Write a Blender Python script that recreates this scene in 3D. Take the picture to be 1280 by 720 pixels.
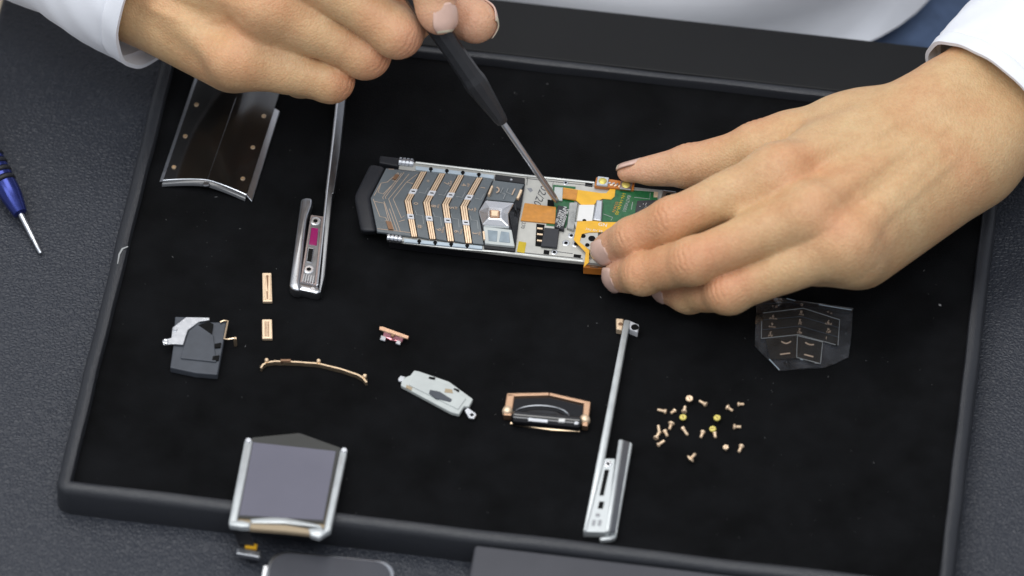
import bpy, bmesh, math, random
import numpy as np
from mathutils import Vector, Matrix

for o in list(bpy.data.objects):
    bpy.data.objects.remove(o)
scene = bpy.context.scene
COL = scene.collection
random.seed(4)
MM = 0.001
TZ = 10.0          # the felt lies 10 mm above the table; all coordinates below are mm with felt at z=0

# ------------------------------------------------------------------ camera
LENS = 190.0
CAM_EUL = np.radians([38.83, -0.16, 8.27])
_c, _s = np.cos(CAM_EUL), np.sin(CAM_EUL)
CAM_R = (np.array([[_c[2], -_s[2], 0], [_s[2], _c[2], 0], [0, 0, 1]])
         @ np.array([[_c[1], 0, _s[1]], [0, 1, 0], [-_s[1], 0, _c[1]]])
         @ np.array([[1, 0, 0], [0, _c[0], -_s[0]], [0, _s[0], _c[0]]]))
CAM_C = CAM_R @ np.array([0, 0, 2114.0]) + np.array([-13.4, 3.6, 0])
FPX = LENS / 36 * 1280


def at(px, py, z=0.0):
    """photo pixel -> point (mm) on the horizontal plane at height z above the felt"""
    d = CAM_R @ np.array([(px - 640) / FPX, (360 - py) / FPX, -1])
    return CAM_C + d * ((z - CAM_C[2]) / d[2])


cam = bpy.data.cameras.new('camera')
cam.lens = LENS
cam.sensor_width = 36
cam.clip_start = 0.05
cam.clip_end = 50
cam_o = bpy.data.objects.new('camera', cam)
COL.objects.link(cam_o)
cam_o.location = ((CAM_C + np.array([0, 0, TZ])) * MM).tolist()
cam_o.rotation_euler = CAM_EUL.tolist()
cam.dof.use_dof = True
cam.dof.focus_distance = float(np.linalg.norm(at(680, 270, 12) - CAM_C)) * MM
cam.dof.aperture_fstop = 6.5
scene.camera = cam_o

# ------------------------------------------------------------------ light
world = bpy.data.worlds.new('World')
scene.world = world
world.use_nodes = True
bg = world.node_tree.nodes['Background']
bg.inputs[0].default_value = (0.92, 0.96, 1.06, 1)
bg.inputs[1].default_value = 0.45


def area(name, loc, target, sx, sy, power, color):
    l = bpy.data.lights.new(name, 'AREA')
    l.shape = 'RECTANGLE'
    l.size, l.size_y = sx, sy
    l.energy = power
    l.color = color
    o = bpy.data.objects.new(name, l)
    COL.objects.link(o)
    o.location = loc
    o.rotation_euler = (Vector(target) - Vector(loc)).to_track_quat('-Z', 'Y').to_euler()
    return o


area('ceiling_and_fill_panel', (-0.35, 0.45, 1.75), (0, 0.03, 0), 1.2, 0.6, 14, (1.0, 0.985, 0.96))
area('ceiling_and_fill_panel', (0.25, -0.75, 1.9), (0, 0, 0), 1.2, 0.6, 16, (0.97, 0.985, 1.0))  # unseen front panel, added as fill from the camera side
area('ceiling_and_fill_panel', (-1.25, -0.45, 1.8), (0, 0, 0), 0.6, 1.2, 11, (0.93, 0.97, 1.0))

scene.view_settings.view_transform = 'Standard'
scene.view_settings.look = 'None'
scene.view_settings.gamma = 1
scene.view_settings.use_curve_mapping = False
scene.view_settings.exposure = 0.0
scene.render.resolution_x = 1024
scene.render.resolution_y = 576
scene.render.engine = 'CYCLES'


# ------------------------------------------------------------------ materials
def mat(name, col, rough=0.5, metal=0.0, var=0.0, vscale=300, bump=0.0, bscale=800, bdist=0.0002,
        spec=0.5, coat=0.0, rvar=0.0, sheen=0.0, alpha=1.0, trans=0.0, ior=1.45, aniso=0.0):
    m = bpy.data.materials.new(name)
    m.use_nodes = True
    nt = m.node_tree
    b = nt.nodes['Principled BSDF']
    b.inputs['Base Color'].default_value = (*col, 1)
    b.inputs['Roughness'].default_value = rough
    b.inputs['Metallic'].default_value = metal
    b.inputs['Specular IOR Level'].default_value = spec
    b.inputs['Coat Weight'].default_value = coat
    b.inputs['Coat Roughness'].default_value = 0.08
    b.inputs['Alpha'].default_value = alpha
    b.inputs['Transmission Weight'].default_value = trans
    b.inputs['IOR'].default_value = ior
    b.inputs['Sheen Weight'].default_value = sheen
    tc = nt.nodes.new('ShaderNodeTexCoord')
    if var or rvar:
        n = nt.nodes.new('ShaderNodeTexNoise')
        n.inputs['Scale'].default_value = vscale
        n.inputs['Detail'].default_value = 6
        nt.links.new(tc.outputs['Object'], n.inputs['Vector'])
        if var:
            mr = nt.nodes.new('ShaderNodeMapRange')
            mr.inputs[1].default_value = 0.25
            mr.inputs[2].default_value = 0.75
            mr.inputs[3].default_value = 1 - var
            mr.inputs[4].default_value = 1 + var
            nt.links.new(n.outputs['Fac'], mr.inputs[0])
            mx = nt.nodes.new('ShaderNodeMix')
            mx.data_type = 'RGBA'
            mx.blend_type = 'MULTIPLY'
            mx.inputs[0].default_value = 1
            mx.inputs[6].default_value = (*col, 1)
            nt.links.new(mr.outputs[0], mx.inputs[7])
            nt.links.new(mx.outputs[2], b.inputs['Base Color'])
        if rvar:
            m2 = nt.nodes.new('ShaderNodeMapRange')
            m2.inputs[1].default_value = 0.3
            m2.inputs[2].default_value = 0.7
            m2.inputs[3].default_value = max(0.02, rough - rvar)
            m2.inputs[4].default_value = rough + rvar
            nt.links.new(n.outputs['Fac'], m2.inputs[0])
            nt.links.new(m2.outputs[0], b.inputs['Roughness'])
    if bump:
        n2 = nt.nodes.new('ShaderNodeTexNoise')
        n2.inputs['Scale'].default_value = bscale
        n2.inputs['Detail'].default_value = 4
        nt.links.new(tc.outputs['Object'], n2.inputs['Vector'])
        bp = nt.nodes.new('ShaderNodeBump')
        bp.inputs['Strength'].default_value = bump
        bp.inputs['Distance'].default_value = bdist
        nt.links.new(n2.outputs['Fac'], bp.inputs['Height'])
        nt.links.new(bp.outputs[0], b.inputs['Normal'])
    return m


def leather_mat(name, col, rough, cell, strength, dist):
    m = mat(name, col, rough, var=0.10, vscale=9, rvar=0.05)
    nt = m.node_tree
    b = nt.nodes['Principled BSDF']
    tc = [n for n in nt.nodes if n.type == 'TEX_COORD'][0]
    nz = nt.nodes.new('ShaderNodeTexNoise')
    nz.inputs['Scale'].default_value = cell * 0.8
    nz.inputs['Detail'].default_value = 3
    nt.links.new(tc.outputs['Object'], nz.inputs['Vector'])
    sub = nt.nodes.new('ShaderNodeVectorMath')
    sub.operation = 'SCALE'
    sub.inputs['Scale'].default_value = 0.7 / cell
    nt.links.new(nz.outputs['Color'], sub.inputs[0])
    add = nt.nodes.new('ShaderNodeVectorMath')
    add.operation = 'ADD'
    nt.links.new(tc.outputs['Object'], add.inputs[0])
    nt.links.new(sub.outputs[0], add.inputs[1])
    vo = nt.nodes.new('ShaderNodeTexVoronoi')
    vo.feature = 'DISTANCE_TO_EDGE'
    vo.inputs['Scale'].default_value = cell
    nt.links.new(add.outputs[0], vo.inputs['Vector'])
    mr = nt.nodes.new('ShaderNodeMapRange')
    mr.interpolation_type = 'SMOOTHSTEP'
    mr.inputs[1].default_value = 0.0
    mr.inputs[2].default_value = 0.32
    nt.links.new(vo.outputs['Distance'], mr.inputs[0])
    fn = nt.nodes.new('ShaderNodeTexNoise')
    fn.inputs['Scale'].default_value = cell * 4
    nt.links.new(tc.outputs['Object'], fn.inputs['Vector'])
    ma = nt.nodes.new('ShaderNodeMath')
    ma.operation = 'MULTIPLY_ADD'
    ma.inputs[1].default_value = 0.25
    nt.links.new(fn.outputs['Fac'], ma.inputs[0])
    nt.links.new(mr.outputs[0], ma.inputs[2])
    bp = nt.nodes.new('ShaderNodeBump')
    bp.inputs['Strength'].default_value = strength
    bp.inputs['Distance'].default_value = dist
    nt.links.new(ma.outputs[0], bp.inputs['Height'])
    nt.links.new(bp.outputs[0], b.inputs['Normal'])
    return m


def skin_mat():
    m = mat('skin', (0.6, 0.4, 0.25), 0.47, spec=0.4)
    nt = m.node_tree
    b = nt.nodes['Principled BSDF']
    tc = [n for n in nt.nodes if n.type == 'TEX_COORD'][0]
    at_ = nt.nodes.new('ShaderNodeAttribute')
    at_.attribute_name = 'skin_tone'
    nz = nt.nodes.new('ShaderNodeTexNoise')
    nz.inputs['Scale'].default_value = 160
    nz.inputs['Detail'].default_value = 8
    nz.inputs['Roughness'].default_value = 0.7
    nt.links.new(tc.outputs['Object'], nz.inputs['Vector'])
    ramp = nt.nodes.new('ShaderNodeValToRGB')
    ramp.color_ramp.elements[0].position = 0.3
    ramp.color_ramp.elements[0].color = (0.92, 0.84, 0.80, 1)
    ramp.color_ramp.elements[1].position = 0.7
    ramp.color_ramp.elements[1].color = (1.05, 1.06, 1.06, 1)
    nt.links.new(nz.outputs['Fac'], ramp.inputs[0])
    mx = nt.nodes.new('ShaderNodeMix')
    mx.data_type = 'RGBA'
    mx.blend_type = 'MULTIPLY'
    mx.inputs[0].default_value = 1
    nt.links.new(at_.outputs['Color'], mx.inputs[6])
    nt.links.new(ramp.outputs[0], mx.inputs[7])
    n5 = nt.nodes.new('ShaderNodeTexNoise')
    n5.inputs['Scale'].default_value = 750
    n5.inputs['Detail'].default_value = 4
    nt.links.new(tc.outputs['Object'], n5.inputs['Vector'])
    r5 = nt.nodes.new('ShaderNodeValToRGB')
    r5.color_ramp.elements[0].position = 0.32
    r5.color_ramp.elements[0].color = (0.955, 0.925, 0.91, 1)
    r5.color_ramp.elements[1].position = 0.62
    r5.color_ramp.elements[1].color = (1.015, 1.015, 1.015, 1)
    nt.links.new(n5.outputs['Fac'], r5.inputs[0])
    m5 = nt.nodes.new('ShaderNodeMix')
    m5.data_type = 'RGBA'
    m5.blend_type = 'MULTIPLY'
    m5.inputs[0].default_value = 1
    nt.links.new(mx.outputs[2], m5.inputs[6])
    nt.links.new(r5.outputs[0], m5.inputs[7])
    nt.links.new(m5.outputs[2], b.inputs['Base Color'])
    b.inputs['Subsurface Weight'].default_value = 0.22
    b.inputs['Subsurface Radius'].default_value = (1.0, 0.35, 0.2)
    b.inputs['Subsurface Scale'].default_value = 0.003
    vo = nt.nodes.new('ShaderNodeTexVoronoi')
    vo.inputs['Scale'].default_value = 1150
    nt.links.new(tc.outputs['Object'], vo.inputs['Vector'])
    n3 = nt.nodes.new('ShaderNodeTexNoise')
    n3.inputs['Scale'].default_value = 420
    n3.inputs['Detail'].default_value = 5
    nt.links.new(tc.outputs['Object'], n3.inputs['Vector'])
    ad = nt.nodes.new('ShaderNodeMath')
    ad.operation = 'ADD'
    nt.links.new(vo.outputs['Distance'], ad.inputs[0])
    nt.links.new(n3.outputs['Fac'], ad.inputs[1])
    bp = nt.nodes.new('ShaderNodeBump')
    bp.inputs['Strength'].default_value = 0.45
    bp.inputs['Distance'].default_value = 0.00036
    nt.links.new(ad.outputs[0], bp.inputs['Height'])
    nt.links.new(bp.outputs[0], b.inputs['Normal'])
    return m


def film_mat(name, tint, body):
    m = bpy.data.materials.new(name)
    m.use_nodes = True
    nt = m.node_tree
    b = nt.nodes['Principled BSDF']
    out = nt.nodes['Material Output']
    b.inputs['Base Color'].default_value = (*tint, 1)
    b.inputs['Roughness'].default_value = 0.18
    tc = nt.nodes.new('ShaderNodeTexCoord')
    nz = nt.nodes.new('ShaderNodeTexNoise')
    nz.inputs['Scale'].default_value = 140
    nz.inputs['Detail'].default_value = 3
    nt.links.new(tc.outputs['Object'], nz.inputs['Vector'])
    bp = nt.nodes.new('ShaderNodeBump')
    bp.inputs['Strength'].default_value = 0.5
    bp.inputs['Distance'].default_value = 0.0012
    nt.links.new(nz.outputs['Fac'], bp.inputs['Height'])
    nt.links.new(bp.outputs[0], b.inputs['Normal'])
    tr = nt.nodes.new('ShaderNodeBsdfTransparent')
    mr = nt.nodes.new('ShaderNodeMapRange')
    mr.inputs[1].default_value = 0.35
    mr.inputs[2].default_value = 0.75
    mr.inputs[3].default_value = body * 0.4
    mr.inputs[4].default_value = body * 1.6
    nt.links.new(nz.outputs['Fac'], mr.inputs[0])
    mx = nt.nodes.new('ShaderNodeMixShader')
    nt.links.new(mr.outputs[0], mx.inputs[0])
    nt.links.new(tr.outputs[0], mx.inputs[1])
    nt.links.new(b.outputs[0], mx.inputs[2])
    gl = nt.nodes.new('ShaderNodeBsdfGlossy')
    gl.inputs['Roughness'].default_value = 0.12
    nt.links.new(bp.outputs[0], gl.inputs['Normal'])
    fr = nt.nodes.new('ShaderNodeFresnel')
    fr.inputs[0].default_value = 1.4
    nt.links.new(bp.outputs[0], fr.inputs['Normal'])
    m2 = nt.nodes.new('ShaderNodeMixShader')
    nt.links.new(fr.outputs[0], m2.inputs[0])
    nt.links.new(mx.outputs[0], m2.inputs[1])
    nt.links.new(gl.outputs[0], m2.inputs[2])
    nt.links.new(m2.outputs[0], out.inputs['Surface'])
    return m


M = {}
M['mat_leather'] = leather_mat('desk_leather', (0.0255, 0.0290, 0.0385), 0.42, 600, 0.6, 0.0004)
M['rim'] = leather_mat('tray_leatherette', (0.024, 0.026, 0.031), 0.33, 1300, 0.35, 0.0002)
M['lid'] = mat('lid_leatherette', (0.005, 0.0053, 0.006), 0.55, var=0.1, vscale=30, bump=0.15, bscale=1800, spec=0.3)
M['felt'] = mat('black_velvet', (0.0034, 0.0036, 0.0042), 0.95, var=0.65, vscale=55, bump=0.8, bscale=1600, bdist=0.0004, spec=0.12, sheen=0.025)
M['lint'] = mat('lint', (0.20, 0.20, 0.20), 0.9)
M['floor'] = mat('floor_beige', (0.5, 0.42, 0.3), 0.6, var=0.1, vscale=5)
M['greybox'] = mat('grey_case', (0.058, 0.059, 0.068), 0.6, var=0.1, vscale=40, bump=0.2, bscale=1500)
M['device'] = mat('device_grey', (0.06, 0.062, 0.072), 0.35, var=0.1, vscale=60)
M['silver'] = mat('satin_steel', (0.55, 0.57, 0.60), 0.30, 1.0, var=0.04, vscale=250, rvar=0.03)
M['bright'] = mat('polished_steel', (0.80, 0.81, 0.83), 0.24, 0.85, rvar=0.03, vscale=400)
M['darksteel'] = mat('dark_steel', (0.24, 0.25, 0.265), 0.32, 1.0, var=0.05, vscale=300, rvar=0.03)
M['whitemetal'] = mat('white_metal', (0.54, 0.57, 0.575), 0.38, 0.45, var=0.06, vscale=200, rvar=0.1)
M['chassis'] = mat('chassis_metal', (0.46, 0.455, 0.42), 0.45, 0.30, var=0.12, vscale=180, rvar=0.1, bump=0.1)
M['chassis_edge'] = mat('chassis_edge_metal', (0.35, 0.355, 0.34), 0.35, 0.75, var=0.2, vscale=260, rvar=0.1)
M['gold'] = mat('gold', (0.80, 0.61, 0.41), 0.32, 0.9, var=0.04, vscale=600, rvar=0.03)
M['palegold'] = mat('pale_gold', (0.86, 0.66, 0.46), 0.42, 0.6, var=0.05, vscale=900)
M['copper'] = mat('rose_copper', (0.72, 0.46, 0.31), 0.34, 1.0, var=0.12, vscale=700)
M['bronze'] = mat('bronze', (0.50, 0.315, 0.205), 0.36, 0.9, var=0.06, vscale=500)
M['copperdark'] = mat('dark_copper', (0.26, 0.15, 0.09), 0.45, 0.6)
M['yellowhead'] = mat('yellow_brass', (0.62, 0.53, 0.14), 0.45, 0.5, var=0.1, vscale=900)
M['gloss'] = mat('gloss_black', (0.006, 0.006, 0.007), 0.06, spec=0.6, coat=0.3)
M['key'] = mat('key_plate', (0.115, 0.132, 0.142), 0.30, 0.0, var=0.12, vscale=120, rvar=0.04, coat=0.25)
M['clip'] = mat('clip_nickel', (0.66, 0.67, 0.70), 0.35, 0.2)
M['keydark'] = mat('key_plate_dark', (0.035, 0.037, 0.045), 0.2, 0.2, var=0.1, coat=0.3)
M['rubber'] = mat('black_rubber', (0.014, 0.015, 0.019), 0.55, var=0.1, vscale=200, bump=0.2, bscale=3000)
M['black'] = mat('black_plastic', (0.010, 0.010, 0.012), 0.4)
M['hole'] = mat('matte_black', (0.004, 0.004, 0.004), 0.8, spec=0.2)
M['darkplastic'] = mat('dark_grey_plastic', (0.055, 0.062, 0.075), 0.5, var=0.12, vscale=250, bump=0.15)
M['chip'] = mat('chip_black', (0.02, 0.021, 0.026), 0.45, var=0.2, vscale=400)
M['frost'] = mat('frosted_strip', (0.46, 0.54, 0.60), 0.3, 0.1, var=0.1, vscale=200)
M['amber'] = mat('amber_flex', (0.52, 0.22, 0.035), 0.35, 0.15, var=0.15, vscale=600, coat=0.2)
M['yellowflex'] = mat('yellow_flex', (0.74, 0.40, 0.02), 0.35, 0.05, var=0.1, vscale=250, coat=0.2)
M['orangeflex'] = mat('orange_flex', (0.50, 0.17, 0.03), 0.3, 0.1, var=0.15, vscale=400, coat=0.3)
M['kapton'] = mat('kapton', (0.50, 0.36, 0.01), 0.35, var=0.1)
M['pcb'] = mat('green_board', (0.012, 0.105, 0.035), 0.35, var=0.3, vscale=500, coat=0.3, bump=0.1)
M['white'] = mat('white_plastic', (0.48, 0.51, 0.495), 0.4, var=0.08, vscale=180)
M['offwhite'] = mat('white_print', (0.7, 0.7, 0.68), 0.5)
M['printgold'] = mat('gold_print', (0.50, 0.37, 0.27), 0.5, 0.1)
M['lightprint'] = mat('grey_print', (0.32, 0.33, 0.33), 0.5, 0.2)
M['ink'] = mat('ink', (0.07, 0.07, 0.075), 0.6)
M['magenta'] = mat('magenta_window', (0.25, 0.012, 0.10), 0.15, coat=0.5)
M['brownsteel'] = mat('brown_steel', (0.33, 0.27, 0.26), 0.35, 0.8, var=0.15, vscale=300)
M['glasskey'] = mat('glass_key', (0.30, 0.36, 0.40), 0.12, 0.2, var=0.2, vscale=250, coat=0.6)
M['lcd'] = mat('lcd_glass', (0.12, 0.115, 0.15), 0.07, 0.0, ior=2.2, var=0.05, vscale=60)
M['panelgloss'] = mat('panel_gloss', (0.008, 0.0075, 0.007), 0.12, ior=1.9, var=0.1, vscale=80)
M['lipgrey'] = mat('lip_grey', (0.05, 0.053, 0.058), 0.25, var=0.1, ior=1.7)
M['lcdedge'] = mat('lcd_border', (0.045, 0.044, 0.038), 0.12, spec=0.8, coat=0.5)
M['tan'] = mat('tan_backlight', (0.36, 0.28, 0.18), 0.5)
M['blue'] = mat('blue_anodised', (0.03, 0.042, 0.19), 0.24, 0.7, var=0.08, vscale=300, rvar=0.06)
M['driverblack'] = mat('driver_black', (0.02, 0.021, 0.024), 0.42, var=0.1, bump=0.1, bscale=2000)
M['pink'] = mat('iridescent_pink', (0.70, 0.30, 0.34), 0.3, 0.9)
M['shirt'] = mat('shirt_cotton', (0.79, 0.81, 0.86), 0.85, var=0.03, vscale=60, bump=0.25, bscale=1800, bdist=0.0003, sheen=0.2)
M['jeans'] = mat('denim', (0.10, 0.15, 0.26), 0.85, var=0.25, vscale=120, bump=0.3, bscale=1200)
M['nail'] = mat('fingernail', (0.63, 0.425, 0.345), 0.26, var=0.06, vscale=300, coat=0.25)
M['nailtip'] = mat('fingernail_edge', (0.72, 0.66, 0.50), 0.35)
M['skin'] = skin_mat()
M['film'] = film_mat('clear_film', (0.5, 0.53, 0.6), 0.05)
M['filmdark'] = film_mat('smoked_film', (0.05, 0.05, 0.05), 0.5)


# ------------------------------------------------------------------ helpers
ORG = {}          # root origin (mm) of every thing, by object


def thing(name, label, cat, loc, group=None, kind=None):
    o = bpy.data.objects.new(name, None)
    o.empty_display_size = 0.01
    COL.objects.link(o)
    loc = np.array(loc, float)
    o.location = ((loc + [0, 0, TZ]) * MM).tolist()
    ORG[o.name] = loc
    o['label'] = label
    o['category'] = cat
    if group:
        o['group'] = group
    if kind:
        o['kind'] = kind
    return o


def tag(o, label, cat, group=None, kind=None):
    o['label'] = label
    if cat:
        o['category'] = cat
    if group:
        o['group'] = group
    if kind:
        o['kind'] = kind
    return o


def obj(name, bm_or_me, material, parent=None, smooth=False, label=None):
    """mesh in felt-based mm -> object in metres, local to its thing's root"""
    if isinstance(bm_or_me, bmesh.types.BMesh):
        me = bpy.data.meshes.new(name)
        bmesh.ops.recalc_face_normals(bm_or_me, faces=bm_or_me.faces)
        bm_or_me.to_mesh(me)
        bm_or_me.free()
    else:
        me = bm_or_me
    n = len(me.vertices)
    co = np.empty(n * 3, np.float32)
    me.vertices.foreach_get('co', co)
    co = co.reshape(-1, 3)
    if parent is None:
        lo, hi = co.min(0), co.max(0)
        org = np.array([(lo[0] + hi[0]) / 2, (lo[1] + hi[1]) / 2, lo[2]])
    else:
        org = ORG[parent.name]
    me.vertices.foreach_set('co', ((co - org) * MM).astype(np.float32).ravel())
    if material is not None:
        me.materials.append(M[material] if isinstance(material, str) else material)
    if smooth:
        me.polygons.foreach_set('use_smooth', [True] * len(me.polygons))
        if material != 'skin' and name != 'fingernail':
            me.set_sharp_from_angle(angle=0.75)
    me.update()
    o = bpy.data.objects.new(name, me)
    COL.objects.link(o)
    if parent is None:
        o.location = ((org + [0, 0, TZ]) * MM).tolist()
    else:
        o.parent = parent
    ORG[o.name] = org
    if label:
        o['label'] = label
    return o


def bev(bm, off, seg=1, edges=None):
    if off > 0:
        bmesh.ops.bevel(bm, geom=list(edges if edges is not None else bm.edges), offset=off, segments=seg,
                        affect='EDGES', profile=0.5, clamp_overlap=True)


def slab_bm(top, bot, bvl=0.0, seg=1, bm=None):
    """prism between two outlines of equal length"""
    own = bm is None
    if own:
        bm = bmesh.new()
    t = [bm.verts.new(p) for p in top]
    b = [bm.verts.new(p) for p in bot]
    n = len(t)
    bm.faces.new(t)
    bm.faces.new(b[::-1])
    for i in range(n):
        j = (i + 1) % n
        bm.faces.new((t[j], t[i], b[i], b[j]))
    if own:
        bmesh.ops.recalc_face_normals(bm, faces=bm.faces)
        bev(bm, bvl, seg)
    return bm


def pts(px, z):
    zs = z if isinstance(z, (list, tuple)) else [z] * len(px)
    return [at(p[0], p[1], zz) for p, zz in zip(px, zs)]


def slab(name, px, z1, z0, material, parent, bvl=0.15, seg=1, smooth=False, label=None):
    """outline seen at the top height z1 (may vary per corner), going straight down to z0"""
    top = pts(px, z1)
    if isinstance(z0, (list, tuple)):
        bot = [np.array([p[0], p[1], q]) for p, q in zip(top, z0)]
    else:
        bot = [np.array([p[0], p[1], z0]) for p in top]
    return obj(name, slab_bm(top, bot, bvl, seg), material, parent, smooth, label)


def ribbon(name, pairs, zs, th, material, parent, bvl=0.0, label=None):
    """strip of quads between pairs of outline pixels, each pair at its own height, th thick"""
    bm = bmesh.new()
    rows = []
    for (a, b), z in zip(pairs, zs):
        A, B = at(*a, z), at(*b, z)
        rows.append([bm.verts.new(A), bm.verts.new(B), bm.verts.new(B - [0, 0, th]), bm.verts.new(A - [0, 0, th])])
    for r, s in zip(rows, rows[1:]):
        for i in range(4):
            j = (i + 1) % 4
            bm.faces.new((r[i], r[j], s[j], s[i]))
    bm.faces.new(rows[0][::-1])
    bm.faces.new(rows[-1])
    bmesh.ops.recalc_face_normals(bm, faces=bm.faces)
    bev(bm, bvl)
    return obj(name, bm, material, parent, label=label)


def frame_from(d):
    d = np.array(d, float)
    d /= np.linalg.norm(d)
    u = np.cross(d, [0, 0, 1.0])
    if np.linalg.norm(u) < 1e-4:
        u = np.array([1.0, 0, 0])
    u /= np.linalg.norm(u)
    return d, u, np.cross(u, d)


def lathe_bm(a, d, prof, n=20, bm=None):
    """profile of (distance along axis, radius) turned about the axis from a along d"""
    d, u, v = frame_from(d)
    bm = bm or bmesh.new()
    rings = []
    for s, r in prof:
        c = np.array(a) + d * s
        rings.append([bm.verts.new(c + (u * math.cos(t) + v * math.sin(t)) * max(r, 1e-3)) for t in
                      [2 * math.pi * i / n for i in range(n)]])
    for r, q in zip(rings, rings[1:]):
        for i in range(n):
            j = (i + 1) % n
            bm.faces.new((r[i], r[j], q[j], q[i]))
    bm.faces.new(rings[0][::-1])
    bm.faces.new(rings[-1])
    return bm


def tube_bm(P, r, n=8, flat=1.0, bm=None):
    """round (or flattened) bar along a polyline"""
    bm = bm or bmesh.new()
    P = [np.array(p, float) for p in P]
    rings = []
    for i, p in enumerate(P):
        d = P[min(i + 1, len(P) - 1)] - P[max(i - 1, 0)]
        d, u, v = frame_from(d)
        rr = r[i] if isinstance(r, (list, tuple)) else r
        rings.append([bm.verts.new(p + u * rr * math.cos(t) + v * rr * flat * math.sin(t)) for t in
                      [2 * math.pi * (k + 0.5) / n for k in range(n)]])
    for a, b in zip(rings, rings[1:]):
        for i in range(n):
            j = (i + 1) % n
            bm.faces.new((a[i], a[j], b[j], b[i]))
    bm.faces.new(rings[0][::-1])
    bm.faces.new(rings[-1])
    return bm


def disc(name, c, r, h, material, parent, n=16, bvl=0.0, prof=None):
    return obj(name, lathe_bm(np.array(c) - [0, 0, h], (0, 0, 1), prof or [(0, r), (h * 0.75, r), (h, r * 0.8)], n), material, parent, smooth=False)


def box_bm(c, s, ang=0.0, bvl=0.0, bm=None):
    c = np.array(c, float)
    ca, sa = math.cos(ang), math.sin(ang)
    P = [(-s[0] / 2, -s[1] / 2), (s[0] / 2, -s[1] / 2), (s[0] / 2, s[1] / 2), (-s[0] / 2, s[1] / 2)]
    q = [np.array([c[0] + x * ca - y * sa, c[1] + x * sa + y * ca]) for x, y in P]
    return slab_bm([(*p, c[2] + s[2] / 2) for p in q], [(*p, c[2] - s[2] / 2) for p in q], bvl, bm=bm)


def text(name, s, c, size, ang, material, parent, up=None, shear=0.0):
    """flat printed lettering lying at c (mm)"""
    cu = bpy.data.curves.new(name, 'FONT')
    cu.body = s
    cu.size = size
    cu.align_x = 'CENTER'
    cu.align_y = 'CENTER'
    cu.extrude = 0.02
    cu.shear = shear
    cu.resolution_u = 2
    t = bpy.data.objects.new(name, cu)
    COL.objects.link(t)
    dg = bpy.context.evaluated_depsgraph_get()
    me = bpy.data.meshes.new_from_object(t.evaluated_get(dg))
    bpy.data.objects.remove(t)
    mt = Matrix.Translation(Vector(c)) @ (up or Matrix.Identity(4)) @ Matrix.Rotation(ang, 4, 'Z')
    me.transform(mt)
    me.materials.clear()
    return obj(name, me, material, parent)


def crop(ox, oy, s):
    return lambda x, y: (ox + x / s, oy + y / s)


c3, c4 = crop(430, 180, 4.8), crop(620, 190, 4.8)
c5, c6, c7 = crop(180, 90, 2.4846), crop(190, 320, 4.2345), crop(460, 390, 4.2367)
c8, b1, b2, b3 = crop(260, 520, 3.6), crop(710, 380, 2.3226), crop(800, 470, 6.0), crop(920, 350, 5.5389)
l5, r6, r7 = crop(355, 240, 5.333), crop(720, 530, 4.8), crop(740, 390, 8.0)


def cp(f, *xy):
    return [f(x, y) for x, y in xy]


# ------------------------------------------------------------------ the setting
def rect_bm(x0, x1, y0, y1, z0, z1, bvl=0.0, seg=2):
    return slab_bm([(x0, y0, z1), (x1, y0, z1), (x1, y1, z1), (x0, y1, z1)],
                   [(x0, y0, z0), (x1, y0, z0), (x1, y1, z0), (x0, y1, z0)], bvl, seg)


lid_y = at(830, 24, 3.6)[1]
far = lid_y + 2
lx = at(4, 10, -10)[0]
ctop = slab_bm([(lx, -420, -10), (620, -420, -10), (620, far - 6, -10), (lx - 2, far + 6, -10)],
               [(lx, -420, -38), (620, -420, -38), (620, far - 6, -38), (lx - 2, far + 6, -38)], 3, 3)
tb = obj('table_top', ctop, 'mat_leather')
tb['kind'] = 'structure'
tb['label'] = 'dark grey pebbled leather work table under the tray'
bmf = bmesh.new()
for p in ((-2500, -2500), (2500, -2500), (2500, 2500), (-2500, 2500)):
    bmf.verts.new((*p, -760))
bmf.faces.new(bmf.verts)
fl = obj('floor', bmf, 'floor')
fl['kind'] = 'structure'
fl['label'] = 'beige floor glimpsed past the table corner'

# ------------------------------------------------------------------ tray
X0, X1, Y0, Y1 = -165.0, 165.0, -116.5, 116.5
tray = thing('display_tray', 'large black tray with raised leatherette rim and velvet lining', 'tray', (0, 0, -10))
obj('base', rect_bm(X0 - 2, X1 + 2, Y0 - 2, Y1 + 2, -9.99, -1.5, 1.0), 'rim', tray)


def grid_sheet(x0, x1, y0, y1, z, nx, ny, f):
    bm = bmesh.new()
    vs = [[bm.verts.new((x0 + (x1 - x0) * i / nx, y0 + (y1 - y0) * j / ny,
                         z + f(x0 + (x1 - x0) * i / nx, y0 + (y1 - y0) * j / ny))) for i in range(nx + 1)] for j in range(ny + 1)]
    for j in range(ny):
        for i in range(nx):
            bm.faces.new((vs[j][i], vs[j][i + 1], vs[j + 1][i + 1], vs[j + 1][i]))
    return bm


obj('velvet_lining', grid_sheet(X0 - 0.5, X1 + 0.5, Y0 - 0.5, Y1 + 0.5, -0.1, 60, 44,
                                lambda x, y: 0.1 * math.sin(x * 0.11) * math.sin(y * 0.13 + x * 0.05)), 'felt', tray, True)


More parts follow.
